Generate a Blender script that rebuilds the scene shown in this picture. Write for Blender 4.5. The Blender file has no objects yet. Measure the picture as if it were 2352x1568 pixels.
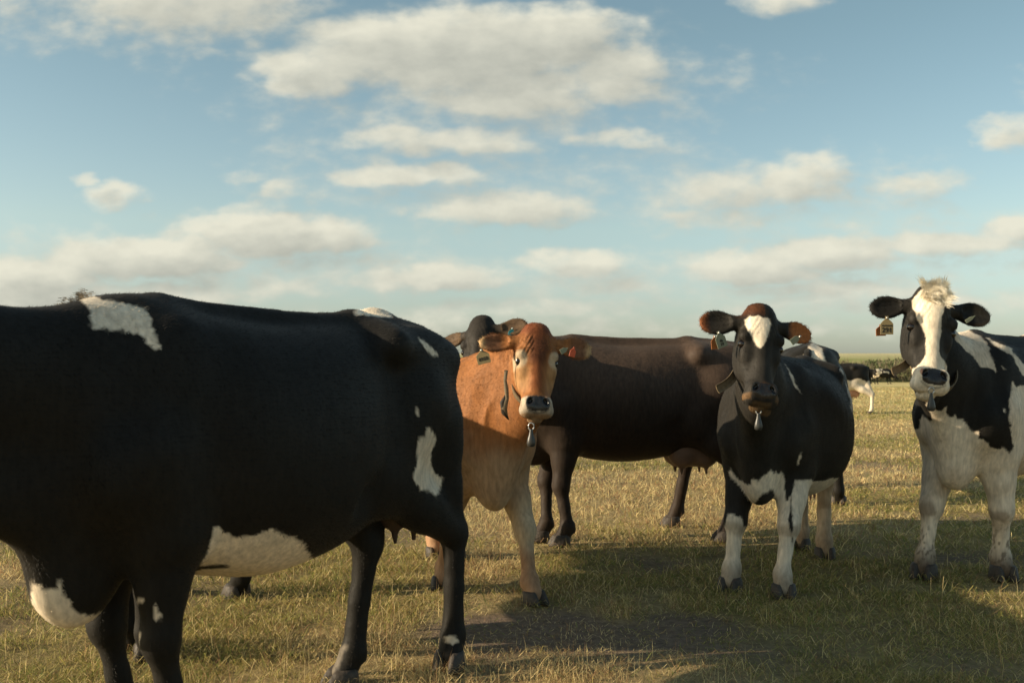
import bpy, math, random
import numpy as np
from mathutils import Vector, Matrix
rng = np.random.default_rng(7); random.seed(7)
SC = bpy.context.scene
COL = SC.collection
# ------------------------------------------------------------------ camera
CAMH, F, HX, HY = 1.2, 2286.7, 1176.0, 852.0       # eye height, focal length and horizon in photo units (2352 wide)
cam = bpy.data.objects.new("camera", bpy.data.cameras.new("camera"))
COL.objects.link(cam); SC.camera = cam
cam.location = (0, 0, CAMH); cam.rotation_euler = (math.radians(90), 0, 0)
cam.data.lens = 35; cam.data.sensor_width = 36; cam.data.shift_y = 0.0289
cam.data.clip_start = 0.05; cam.data.clip_end = 6000
cam.data.dof.use_dof = True; cam.data.dof.focus_distance = 5.6; cam.data.dof.aperture_fstop = 5.0
# ------------------------------------------------------------------ world, sun, exposure
SC.view_settings.view_transform = 'Standard'; SC.view_settings.look = 'None'
SC.view_settings.exposure = 0.55; SC.view_settings.gamma = 1.0
SUN_EL, SUN_AZ = math.radians(19.0), math.radians(190.0)     # azimuth measured from +X: the sun stands far to the left
world = bpy.data.worlds.new("World"); SC.world = world; world.use_nodes = True
SKY_STRENGTH = 0.125
sd = bpy.data.lights.new("sun", 'SUN'); so = bpy.data.objects.new("sun", sd); COL.objects.link(so)
sd.energy = 5.0; sd.angle = math.radians(0.6); sd.color = (1.0, 0.83, 0.60)
sv = Vector((math.cos(SUN_AZ)*math.cos(SUN_EL), math.sin(SUN_AZ)*math.cos(SUN_EL), math.sin(SUN_EL)))
so.rotation_euler = sv.to_track_quat('Z', 'Y').to_euler(); so.location = (-8, 0, 6)

def build_world():
    nt = world.node_tree; nt.nodes.clear()
    N = nt.nodes.new; L = nt.links.new
    def cloud_group():
        g = bpy.data.node_groups.new("cloud_density", 'ShaderNodeTree')
        g.interface.new_socket("P", in_out='INPUT', socket_type='NodeSocketVector')
        g.interface.new_socket("D", in_out='OUTPUT', socket_type='NodeSocketFloat')
        gn, gl = g.nodes.new, g.links.new
        gi, go = gn('NodeGroupInput'), gn('NodeGroupOutput')
        def mth(op, a, b=None, c=None):
            m = gn('ShaderNodeMath'); m.operation = op
            for i, v in enumerate((a, b, c)):
                if v is None: continue
                if isinstance(v, (int, float)): m.inputs[i].default_value = v
                else: gl(v, m.inputs[i])
            return m.outputs[0]
        # domain warp
        nz = gn('ShaderNodeTexNoise'); nz.inputs['Scale'].default_value = 0.9; nz.inputs['Detail'].default_value = 3
        mp = gn('ShaderNodeVectorMath'); mp.operation = 'MULTIPLY'; mp.inputs[1].default_value = (1, 1.7, 1)
        gl(gi.outputs[0], mp.inputs[0]); gl(mp.outputs[0], nz.inputs['Vector'])
        sb = gn('ShaderNodeVectorMath'); sb.operation = 'SUBTRACT'; sb.inputs[1].default_value = (.5, .5, .5); gl(nz.outputs['Color'], sb.inputs[0])
        sc = gn('ShaderNodeVectorMath'); sc.operation = 'MULTIPLY'; sc.inputs[1].default_value = (1.5, .62, 0); gl(sb.outputs[0], sc.inputs[0])
        ad = gn('ShaderNodeVectorMath'); ad.operation = 'ADD'; gl(gi.outputs[0], ad.inputs[0]); gl(sc.outputs[0], ad.inputs[1])
        sp = gn('ShaderNodeSeparateXYZ'); gl(ad.outputs[0], sp.inputs[0])
        cur = None
        for (cx, cy, rx, rt, rb, st) in CLOUDS:
            cx, cy, rx, rt, rb = cx/100, cy/100, rx/100, rt/100, rb/100
            dx = mth('MULTIPLY', mth('SUBTRACT', sp.outputs[0], cx), 1/rx)
            dy = mth('SUBTRACT', sp.outputs[1], cy)
            # above the centre is soft and tall, below it flat
            up = mth('MULTIPLY', dy, -1/rt); dn = mth('MULTIPLY', dy, 1/rb)
            dv = mth('MAXIMUM', up, dn)
            r2 = mth('ADD', mth('MULTIPLY', dx, dx), mth('MULTIPLY', dv, dv))
            f = mth('MULTIPLY', mth('SUBTRACT', 1.0, r2), st)
            cur = f if cur is None else mth('SMOOTH_MAX', cur, f, 0.25)
        n2 = gn('ShaderNodeTexNoise'); n2.inputs['Scale'].default_value = 1.5; n2.inputs['Detail'].default_value = 9; n2.inputs['Roughness'].default_value = .52
        gl(mp.outputs[0], n2.inputs['Vector'])
        n3 = gn('ShaderNodeTexNoise'); n3.inputs['Scale'].default_value = .55; n3.inputs['Detail'].default_value = 2; gl(mp.outputs[0], n3.inputs['Vector'])
        d = mth('ADD', mth('MAXIMUM', cur, -1.2), mth('MULTIPLY', mth('SUBTRACT', n2.outputs['Fac'], .5), 1.15))
        d = mth('ADD', d, mth('MULTIPLY', mth('SUBTRACT', n3.outputs['Fac'], .5), .9))
        gl(d, go.inputs[0]); return g
    CL = cloud_group()
    tc = N('ShaderNodeTexCoord'); sep = N('ShaderNodeSeparateXYZ'); L(tc.outputs['Generated'], sep.inputs[0])
    def mth(op, a, b=None, c=None, clamp=False):
        m = N('ShaderNodeMath'); m.operation = op; m.use_clamp = clamp
        for i, v in enumerate((a, b, c)):
            if v is None: continue
            if isinstance(v, (int, float)): m.inputs[i].default_value = v
            else: L(v, m.inputs[i])
        return m.outputs[0]
    y = mth('MAXIMUM', mth('ABSOLUTE', sep.outputs[1]), 0.06)
    u = mth('ADD', mth('MULTIPLY', mth('DIVIDE', sep.outputs[0], y), F/100), HX/100)
    v = mth('SUBTRACT', HY/100, mth('MULTIPLY', mth('DIVIDE', sep.outputs[2], y), F/100))
    cb = N('ShaderNodeCombineXYZ'); L(u, cb.inputs[0]); L(v, cb.inputs[1])
    g1 = N('ShaderNodeGroup'); g1.node_tree = CL; L(cb.outputs[0], g1.inputs[0])
    of = N('ShaderNodeVectorMath'); of.operation = 'ADD'; of.inputs[1].default_value = (-.55, -.42, 0); L(cb.outputs[0], of.inputs[0])
    g2 = N('ShaderNodeGroup'); g2.node_tree = CL; L(of.outputs[0], g2.inputs[0])
    a = N('ShaderNodeMapRange'); a.interpolation_type = 'SMOOTHERSTEP'; L(g1.outputs[0], a.inputs[0])
    a.inputs[1].default_value = -.30; a.inputs[2].default_value = .95; a.inputs[4].default_value = .95
    lit = mth('ADD', mth('MULTIPLY', mth('SUBTRACT', g1.outputs[0], g2.outputs[0]), 0.50), 0.66)
    lit = mth('SUBTRACT', lit, mth('MULTIPLY', mth('MAXIMUM', g1.outputs[0], 0.0), .27), clamp=True)
    cr = N('ShaderNodeValToRGB'); L(lit, cr.inputs[0])
    cr.color_ramp.elements[0].position = 0.05; cr.color_ramp.elements[0].color = (.335, .34, .295, 1)
    cr.color_ramp.elements[1].position = 0.95; cr.color_ramp.elements[1].color = (.63, .61, .50, 1)
    e = cr.color_ramp.elements.new(.5); e.color = (.48, .475, .40, 1)
    sky = N('ShaderNodeTexSky'); sky.sky_type = 'NISHITA'; sky.sun_disc = False
    sky.sun_elevation = SUN_EL; sky.sun_rotation = math.radians(90) - SUN_AZ + 0   # rotation runs clockwise from +Y
    sky.air_density = 1.2; sky.dust_density = 1.3; sky.ozone_density = 1.4; sky.altitude = 100
    tr = N('ShaderNodeValToRGB'); L(sep.outputs[2], tr.inputs[0])          # colour of the air from the horizon up
    tr.color_ramp.elements[0].position = 0.0; tr.color_ramp.elements[0].color = (.62, .75, 1.05, 1)
    tr.color_ramp.elements[1].position = .32; tr.color_ramp.elements[1].color = SKY_TINT
    e = tr.color_ramp.elements.new(.14); e.color = (.90, .905, .86, 1)
    tint = N('ShaderNodeMix'); tint.data_type = 'RGBA'; tint.blend_type = 'MULTIPLY'; tint.inputs[0].default_value = 1
    L(sky.outputs[0], tint.inputs[6]); L(tr.outputs[0], tint.inputs[7])
    b1 = N('ShaderNodeBackground'); L(tint.outputs[2], b1.inputs[0]); b1.inputs[1].default_value = SKY_STRENGTH
    b2 = N('ShaderNodeBackground'); L(cr.outputs[0], b2.inputs[0]); b2.inputs[1].default_value = 0.90
    mx = N('ShaderNodeMixShader'); L(a.outputs[0], mx.inputs[0]); L(b1.outputs[0], mx.inputs[1]); L(b2.outputs[0], mx.inputs[2])
    out = N('ShaderNodeOutputWorld'); L(mx.outputs[0], out.inputs[0])
SKY_TINT = (.79, .82, .71, 1)
# clouds as directions in the sky: centre, half width, height above, depth below, strength
CLOUDS = [(430,10,330,90,85,.9),(10,15,70,45,35,.5),(480,135,45,18,16,.35),(590,100,35,22,20,.3),
 (700,175,140,75,60,1.0),(860,120,220,100,95,1.15),(1080,110,300,115,140,1.3),(1290,75,200,75,120,1.2),(1400,165,150,95,95,1.0),(1180,215,260,80,75,1.0),
 (1010,330,270,48,34,.9),(1400,320,110,30,28,.7),(950,402,215,40,36,.95),(1165,482,225,58,48,.95),(900,485,35,18,18,.3),
 (185,415,45,24,20,.6),(262,455,85,38,34,.7),(560,408,80,20,16,.35),(645,430,45,22,20,.35),
 (640,545,275,68,55,1.3),(330,600,290,62,52,1.3),(60,640,210,66,50,1.2),(200,685,460,45,40,.95),(640,660,170,30,26,.5),(560,480,80,20,18,.3),
 (1000,645,210,44,34,.95),(1320,612,160,46,34,.95),(1440,665,160,28,26,.45),(1200,712,320,24,24,.4),
 (1850,415,150,68,62,.9),(1640,445,165,60,50,.8),(1650,500,180,34,30,.55),(2110,425,140,34,28,.6),
 (1740,620,190,52,44,1.05),(1920,585,200,52,45,1.15),(2160,562,250,44,36,1.05),(2330,535,110,40,30,1.0),(1900,665,360,30,30,.6),
 (2315,312,80,58,50,.75),(1800,0,130,44,40,.7),(2270,625,100,22,18,.3),(2150,690,380,24,24,.4),(1500,755,700,24,24,.25),
 (500,640,900,70,50,.30),(1500,640,900,60,45,.30),(300,590,520,70,60,.34),(1900,700,700,34,34,.34),(1120,230,520,160,120,.26),(1750,470,420,100,70,.22),(2200,560,420,70,60,.32),(1050,400,420,90,110,.22),(700,740,900,40,40,.34),(330,40,420,100,90,.30),
 (-500,500,420,120,90,.9),(-900,200,500,140,120,1.0),(2800,200,420,120,100,1.0),(3000,560,500,80,60,.8),(1300,-350,600,160,120,1.0),(300,-500,420,140,110,.9)]
build_world()

# ------------------------------------------------------------------ helpers
def at(px, py, Y): return np.array([(px-HX)/F*Y, Y, CAMH-(py-HY)/F*Y])
def foot(px, py):
    Y = F*CAMH/(py-HY); return np.array([(px-HX)/F*Y, Y])
def nrm(v): v = np.asarray(v, float); return v/np.linalg.norm(v)
def mesh_np(name, V, faces_list, cols=None, smooth=True, extra=None):
    """faces_list: list of int arrays (n,3) or (n,4)"""
    me = bpy.data.meshes.new(name)
    me.vertices.add(len(V)); me.vertices.foreach_set("co", np.ascontiguousarray(V, np.float32).ravel())
    fl = [f for f in faces_list if len(f)]
    tot = np.concatenate([np.full(len(f), f.shape[1]) for f in fl]); lv = np.concatenate([f.ravel() for f in fl])
    me.loops.add(len(lv)); me.loops.foreach_set("vertex_index", lv.astype(np.int32))
    me.polygons.add(len(tot)); st = np.concatenate([[0], np.cumsum(tot)[:-1]])
    me.polygons.foreach_set("loop_start", st.astype(np.int32))
    try: me.polygons.foreach_set("loop_total", tot.astype(np.int32))
    except Exception: pass
    me.update(calc_edges=True)
    me.polygons.foreach_set("use_smooth", np.full(len(tot), smooth, bool))
    if cols is not None:
        a = me.color_attributes.new("Col", 'FLOAT_COLOR', 'POINT')
        c = np.ones((len(V), 4), np.float32); c[:, :3] = cols
        if extra is not None: c[:len(extra), 3] = 1-extra
        c = c; a.data.foreach_set("color", c.ravel())
    me.validate(); me.update()
    return me
def link(name, me, mat=None, parent=None, loc=None):
    o = bpy.data.objects.new(name, me); COL.objects.link(o)
    if mat is not None: me.materials.append(mat)
    if parent is not None: o.parent = parent
    if loc is not None: o.location = loc
    return o
def tag(o, label=None, cat=None, group=None, kind=None):
    if label: o['label'] = label
    if cat: o['category'] = cat
    if group: o['group'] = group
    if kind: o['kind'] = kind
    return o
def hash3(i, j, k):
    h = (i*374761393 + j*668265263 + k*2147483647 + 1274126177) & 0xffffffff
    h = ((h ^ (h >> 13))*1274126177) & 0xffffffff
    return ((h ^ (h >> 16)) & 0xffff)/65535.0
def vnoise(P):
    P = np.asarray(P, float); I = np.floor(P).astype(np.int64); f = P-I; f = f*f*(3-2*f); r = 0
    for a in (0, 1):
        for b in (0, 1):
            for c in (0, 1):
                w = (f[:, 0] if a else 1-f[:, 0])*(f[:, 1] if b else 1-f[:, 1])*(f[:, 2] if c else 1-f[:, 2])
                r = r + w*hash3(I[:, 0]+a, I[:, 1]+b, I[:, 2]+c)
    return r
def fbm(P, o=3):
    r = 0; A = .5; s = 1
    for _ in range(o): r = r + A*vnoise(P*s+_*17.3); A *= .5; s *= 2.03
    return r/(1-.5**o)
def polysd(pts, poly):
    """signed distance, positive inside"""
    poly = np.asarray(poly, float); n = len(poly); d = np.full(len(pts), 1e9); ins = np.zeros(len(pts), bool)
    x, y = pts[:, 0], pts[:, 1]
    for i in range(n):
        a, b = poly[i], poly[(i+1) % n]; e = b-a; w = pts-a
        t = np.clip((w@e)/max(e@e, 1e-9), 0, 1); q = w-t[:, None]*e; d = np.minimum(d, (q*q).sum(1))
        c = (a[1] > y) != (b[1] > y)
        with np.errstate(divide='ignore', invalid='ignore'): xi = a[0]+(y-a[1])*(b[0]-a[0])/(b[1]-a[1] if b[1] != a[1] else 1e-9)
        ins ^= c & (x < xi)
    d = np.sqrt(d); return np.where(ins, d, -d)
# ------------------------------------------------------------------ materials
def new_mat(name):
    m = bpy.data.materials.new(name); m.use_nodes = True; nt = m.node_tree; b = nt.nodes['Principled BSDF']; return m, nt, b
def simple(name, col, rough=.6, spec=.4, noise=.15, scale=40, bump=0.0, metal=0):
    m, nt, b = new_mat(name); b.inputs['Roughness'].default_value = rough; b.inputs['Specular IOR Level'].default_value = spec; b.inputs['Metallic'].default_value = metal
    n = nt.nodes.new('ShaderNodeTexNoise'); n.inputs['Scale'].default_value = scale; n.inputs['Detail'].default_value = 5
    tc = nt.nodes.new('ShaderNodeTexCoord'); nt.links.new(tc.outputs['Object'], n.inputs['Vector'])
    r = nt.nodes.new('ShaderNodeMapRange'); r.inputs[3].default_value = 1-noise*2; r.inputs[4].default_value = 1+noise*2; nt.links.new(n.outputs['Fac'], r.inputs[0])
    mx = nt.nodes.new('ShaderNodeMix'); mx.data_type = 'RGBA'; mx.blend_type = 'MULTIPLY'; mx.inputs[0].default_value = 1
    mx.inputs[6].default_value = (*col, 1); nt.links.new(r.outputs[0], mx.inputs[7]); nt.links.new(mx.outputs[2], b.inputs['Base Color'])
    if bump:
        bp = nt.nodes.new('ShaderNodeBump'); bp.inputs['Strength'].default_value = bump; bp.inputs['Distance'].default_value = .01
        nt.links.new(n.outputs['Fac'], bp.inputs['Height']); nt.links.new(bp.outputs[0], b.inputs['Normal'])
    return m
def coat_mat():
    m, nt, b = new_mat("coat"); L = nt.links.new; N = nt.nodes.new
    at_ = N('ShaderNodeAttribute'); at_.attribute_name = "Col"
    tc = N('ShaderNodeTexCoord'); mp = N('ShaderNodeMapping'); mp.inputs['Scale'].default_value = (60, 60, 14); L(tc.outputs['Object'], mp.inputs[0])
    n = N('ShaderNodeTexNoise'); n.inputs['Scale'].default_value = 1; n.inputs['Detail'].default_value = 6; L(mp.outputs[0], n.inputs['Vector'])
    n2 = N('ShaderNodeTexNoise'); n2.inputs['Scale'].default_value = 5; n2.inputs['Detail'].default_value = 4; L(tc.outputs['Object'], n2.inputs['Vector'])
    r = N('ShaderNodeMapRange'); r.inputs[1].default_value = .3; r.inputs[2].default_value = .7; r.inputs[3].default_value = .78; r.inputs[4].default_value = 1.2; L(n.outputs['Fac'], r.inputs[0])
    r2 = N('ShaderNodeMapRange'); r2.inputs[1].default_value = .3; r2.inputs[2].default_value = .7; r2.inputs[3].default_value = .85; r2.inputs[4].default_value = 1.12; L(n2.outputs['Fac'], r2.inputs[0])
    mm = N('ShaderNodeMath'); mm.operation = 'MULTIPLY'; L(r.outputs[0], mm.inputs[0]); L(r2.outputs[0], mm.inputs[1])
    mx = N('ShaderNodeMix'); mx.data_type = 'RGBA'; mx.blend_type = 'MULTIPLY'; mx.inputs[0].default_value = 1
    L(at_.outputs['Color'], mx.inputs[6]); L(mm.outputs[0], mx.inputs[7]); L(mx.outputs[2], b.inputs['Base Color'])
    b.inputs['Roughness'].default_value = .62; b.inputs['Specular IOR Level'].default_value = .15
    b.inputs['Sheen Weight'].default_value = .035; b.inputs['Sheen Roughness'].default_value = .6; b.inputs['Sheen Tint'].default_value = (.8, .7, .55, 1)
    bp = N('ShaderNodeBump'); bp.inputs['Strength'].default_value = .12; bp.inputs['Distance'].default_value = .006
    rg = N('ShaderNodeMapRange'); rg.inputs[3].default_value = .22; rg.inputs[4].default_value = .62; L(at_.outputs['Alpha'], rg.inputs[0]); L(rg.outputs[0], b.inputs['Roughness'])
    sg = N('ShaderNodeMapRange'); sg.inputs[3].default_value = .5; sg.inputs[4].default_value = .15; L(at_.outputs['Alpha'], sg.inputs[0]); L(sg.outputs[0], b.inputs['Specular IOR Level'])
    L(n.outputs['Fac'], bp.inputs['Height']); L(bp.outputs[0], b.inputs['Normal'])
    return m
M_COAT = coat_mat()
M_EYE = simple("eye", (.012, .008, .006), .06, .8, .1)
M_HOOF = simple("hoof", (.055, .045, .036), .6, .3, .3, 60, .4)
M_SKIN = simple("udder_skin", (.42, .23, .15), .55, .3, .2, 14, .3)
M_BSKIN = simple("brown_udder_skin", (.19, .12, .085), .55, .3, .2, 14, .3)
M_DSKIN = simple("dark_udder_skin", (.055, .038, .030), .55, .3, .2, 14, .3)
M_TAG = simple("tag_plastic", (.22, .17, .08), .5, .4, .12, 60)
M_TAGO = simple("orange_tag_plastic", (.40, .14, .04), .5, .4, .12, 60)
M_TAGR = simple("red_tag_plastic", (.55, .09, .03), .45, .4, .12, 60)
M_TAGP = simple("pale_tag_plastic", (.20, .21, .14), .5, .4, .12, 60)
M_TAGT = simple("teal_tag_plastic", (.02, .20, .22), .45, .4, .12, 60)
M_INK = simple("ink", (.02, .018, .015), .6, .3, .1)
M_STRAP = simple("strap_leather", (.16, .12, .07), .6, .3, .25, 60, .3)
M_STRAPD = simple("strap_edge", (.035, .028, .02), .6, .3, .25, 60, .3)
M_WEIGHT = simple("grey_weight", (.04, .04, .036), .4, .5, .15, 30)
M_METAL = simple("buckle_metal", (.55, .53, .48), .3, .5, .1, 30, 0, .7)

# ------------------------------------------------------------------ implicit modelling of bodies
def axis(lo, hi, h, fine=None, hf=None):
    out = [lo]
    while out[-1] < hi:
        x = out[-1]
        if fine and fine[0]-.02 < x < fine[1]: out.append(x+hf)
        else: out.append(x+h)
    return np.array(out)
class Vol:
    def __init__(s, xs, ys, zs): s.a = (xs, ys, zs); s.F = np.full((len(xs), len(ys), len(zs)), .6, np.float32)
    def sub(s, lo, hi):
        sl = []
        for a, l, h in zip(s.a, lo, hi):
            i, j = np.searchsorted(a, l), np.searchsorted(a, h); sl.append(slice(max(i-1, 0), min(j+1, len(a))))
        X = s.a[0][sl[0]][:, None, None]; Y = s.a[1][sl[1]][None, :, None]; Z = s.a[2][sl[2]][None, None, :]
        return tuple(sl), X, Y, Z
    def blend(s, sl, d, k, cut=False):
        f = s.F[sl]
        if f.size == 0: return
        d = d.astype(np.float32)
        if cut: d = -d; h = np.clip(.5-.5*(d-f)/k, 0, 1); s.F[sl] = d*(1-h)+f*h+k*h*(1-h)
        else: h = np.clip(.5+.5*(d-f)/k, 0, 1); s.F[sl] = d*(1-h)+f*h-k*h*(1-h)
    def cone(s, a, b, ra, rb, k=.03, flat=1.0, side=None, cut=False):
        a = np.asarray(a, float); b = np.asarray(b, float); m = max(ra, rb)+k+.03
        sl, X, Y, Z = s.sub(np.minimum(a, b)-m, np.maximum(a, b)+m)
        px, py, pz = X-a[0], Y-a[1], Z-a[2]; ba = (b-a).copy()
        if flat != 1.0:
            sd_ = nrm(side); e = px*sd_[0]+py*sd_[1]+pz*sd_[2]; g = 1/flat-1
            px, py, pz = px+e*g*sd_[0], py+e*g*sd_[1], pz+e*g*sd_[2]; ba = ba+(ba@sd_)*g*sd_
        t = np.clip((px*ba[0]+py*ba[1]+pz*ba[2])/max(ba@ba, 1e-9), 0, 1)
        d = np.sqrt((px-t*ba[0])**2+(py-t*ba[1])**2+(pz-t*ba[2])**2)-(ra+(rb-ra)*t)
        s.blend(sl, d*math.sqrt(flat), k, cut)
    def chain(s, pts, rs, k=.03, flat=1.0, side=None):
        for i in range(len(pts)-1): s.cone(pts[i], pts[i+1], rs[i], rs[i+1], k, flat, side)
    def ell(s, c, r, k=.03, R=None, cut=False):
        c = np.asarray(c, float); m = max(r)+k+.03
        sl, X, Y, Z = s.sub(c-m, c+m); q = [X-c[0], Y-c[1], Z-c[2]]
        if R is not None: q = [q[0]*R[i][0]+q[1]*R[i][1]+q[2]*R[i][2] for i in range(3)]
        k0 = np.sqrt((q[0]/r[0])**2+(q[1]/r[1])**2+(q[2]/r[2])**2); k1 = np.sqrt((q[0]/r[0]**2)**2+(q[1]/r[1]**2)**2+(q[2]/r[2]**2)**2)
        s.blend(sl, k0*(k0-1)/np.maximum(k1, 1e-6), k, cut)
    def loft(s, st, O, A, B, C, k=.03, n=2.2, m=.12):
        """st rows: t, half width along B, extent +C, extent -C ; O origin, A axis, B side, C up"""
        st = np.asarray(st, float); O = np.asarray(O, float)
        T = np.linspace(st[0, 0], st[-1, 0], 120); par = np.interp(T, st[:, 0], np.arange(len(st)))
        def cr(col):
            i = np.clip(np.floor(par).astype(int), 0, len(st)-2); u = par-i; g = lambda j: col[np.clip(j, 0, len(st)-1)]
            p0, p1, p2, p3 = g(i-1), g(i), g(i+1), g(i+2)
            return .5*((2*p1)+(p2-p0)*u+(2*p0-5*p1+4*p2-p3)*u*u+(3*p1-p0-3*p2+p3)*u**3)
        W, U, D = cr(st[:, 1]), cr(st[:, 2]), cr(st[:, 3])
        ends = []
        for t, w, u_, d_ in st:
            for sb in (-w, w):
                for sc_ in (u_, -d_): ends.append(O+A*t+B*sb+C*sc_)
        ends = np.array(ends); sl, X, Y, Z = s.sub(ends.min(0)-m, ends.max(0)+m)
        q = (X-O[0], Y-O[1], Z-O[2]); dot = lambda v: q[0]*v[0]+q[1]*v[1]+q[2]*v[2]
        t, b, c = dot(A), dot(B), dot(C); tc = np.clip(t, T[0], T[-1])
        w, u_, d_ = np.interp(tc, T, W), np.interp(tc, T, U), np.interp(tc, T, D)
        mid = (u_-d_)/2; hh = (u_+d_)/2; w = np.maximum(w, .012); hh = np.maximum(hh, .012)
        rho = ((np.abs(b)/w)**n+(np.abs(c-mid)/hh)**n)**(1/n)
        d = (rho-1)*np.minimum(w, hh); over = np.abs(t-tc)
        d = np.where(over > 0, np.sqrt(np.maximum(d, 0)**2+over**2)+np.minimum(d, 0)*0, d)
        s.blend(sl, d, k)
    def mesh(s, smooth=2, keep=None, more=0):
        Fv = s.F; xs, ys, zs = s.a; ins = Fv < 0
        nx, ny, nz = Fv.shape
        c = np.zeros((nx-1, ny-1, nz-1), np.int8)
        for a in (0, 1):
            for b in (0, 1):
                for d in (0, 1): c += ins[a:nx-1+a, b:ny-1+b, d:nz-1+d]
        act = (c > 0) & (c < 8); I, J, K = np.nonzero(act); idx = np.full(act.shape, -1, np.int64); idx[act] = np.arange(len(I))
        P = np.zeros((len(I), 3)); W = np.zeros(len(I)); ax = (xs, ys, zs)
        co = [(a, b, d) for a in (0, 1) for b in (0, 1) for d in (0, 1)]
        for e0 in co:
            for di in range(3):
                if e0[di]: continue
                e1 = list(e0); e1[di] = 1
                fa = Fv[I+e0[0], J+e0[1], K+e0[2]]; fb = Fv[I+e1[0], J+e1[1], K+e1[2]]; m = (fa < 0) != (fb < 0)
                t = fa[m]/(fa[m]-fb[m]); pa = np.stack([xs[I[m]+e0[0]], ys[J[m]+e0[1]], zs[K[m]+e0[2]]], 1)
                pb = np.stack([xs[I[m]+e1[0]], ys[J[m]+e1[1]], zs[K[m]+e1[2]]], 1)
                P[m] += pa+(pb-pa)*t[:, None]; W[m] += 1
        P /= W[:, None]; Q = []
        for di in range(3):
            sh = [slice(None)]*3; s0 = list(sh); s1 = list(sh); s0[di] = slice(0, -1); s1[di] = slice(1, None)
            A_, B_ = ins[tuple(s0)], ins[tuple(s1)]; dif = A_ != B_; i, j, k = np.nonzero(dif); a_in = A_[dif]
            v = np.stack([i, j, k], 1); o1, o2 = [(1, 2), (2, 0), (0, 1)][di]
            ok = (v[:, o1] > 0) & (v[:, o2] > 0) & (v[:, o1] < Fv.shape[o1]-1) & (v[:, o2] < Fv.shape[o2]-1); v = v[ok]; a_in = a_in[ok]
            def g(d1, d2): w = v.copy(); w[:, o1] -= d1; w[:, o2] -= d2; return idx[w[:, 0], w[:, 1], w[:, 2]]
            q = np.stack([g(1, 1), g(0, 1), g(0, 0), g(1, 0)], 1); q[~a_in] = q[~a_in][:, ::-1]; Q.append(q)
        Q = np.concatenate(Q); Q = Q[(Q >= 0).all(1)]
        E = np.concatenate([Q[:, [0, 1]], Q[:, [1, 2]], Q[:, [2, 3]], Q[:, [3, 0]]])
        for _ in range(smooth):
            S = np.zeros_like(P); n = np.bincount(E.ravel(), minlength=len(P))[:, None].astype(float)
            for d in range(3): S[:, d] = np.bincount(E[:, 0], P[E[:, 1], d], len(P))+np.bincount(E[:, 1], P[E[:, 0], d], len(P))
            P = np.where(n > 0, P*.5+.5*S/np.maximum(n, 1), P)
        if more:
            w = np.clip((np.linalg.norm(P-keep[0], axis=1)-keep[1])/.08, 0, 1)[:, None]*np.clip((P[:, 2:3]-.12)/.1, 0, 1)
            for _ in range(more):
                for lam in (.5, -.47):
                    for d in range(3): S[:, d] = np.bincount(E[:, 0], P[E[:, 1], d], len(P))+np.bincount(E[:, 1], P[E[:, 0], d], len(P))
                    P = P+lam*w*(S/np.maximum(n, 1)-P)
        return P, Q
def vnormals(P, Q):
    n = np.cross(P[Q[:, 2]]-P[Q[:, 0]], P[Q[:, 3]]-P[Q[:, 1]]); N = np.zeros_like(P)
    for j in range(4):
        for d in range(3): N[:, d] += np.bincount(Q[:, j], n[:, d], len(P))
    return N/np.maximum(np.linalg.norm(N, axis=1), 1e-12)[:, None], np.linalg.norm(n, axis=1)/2
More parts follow.
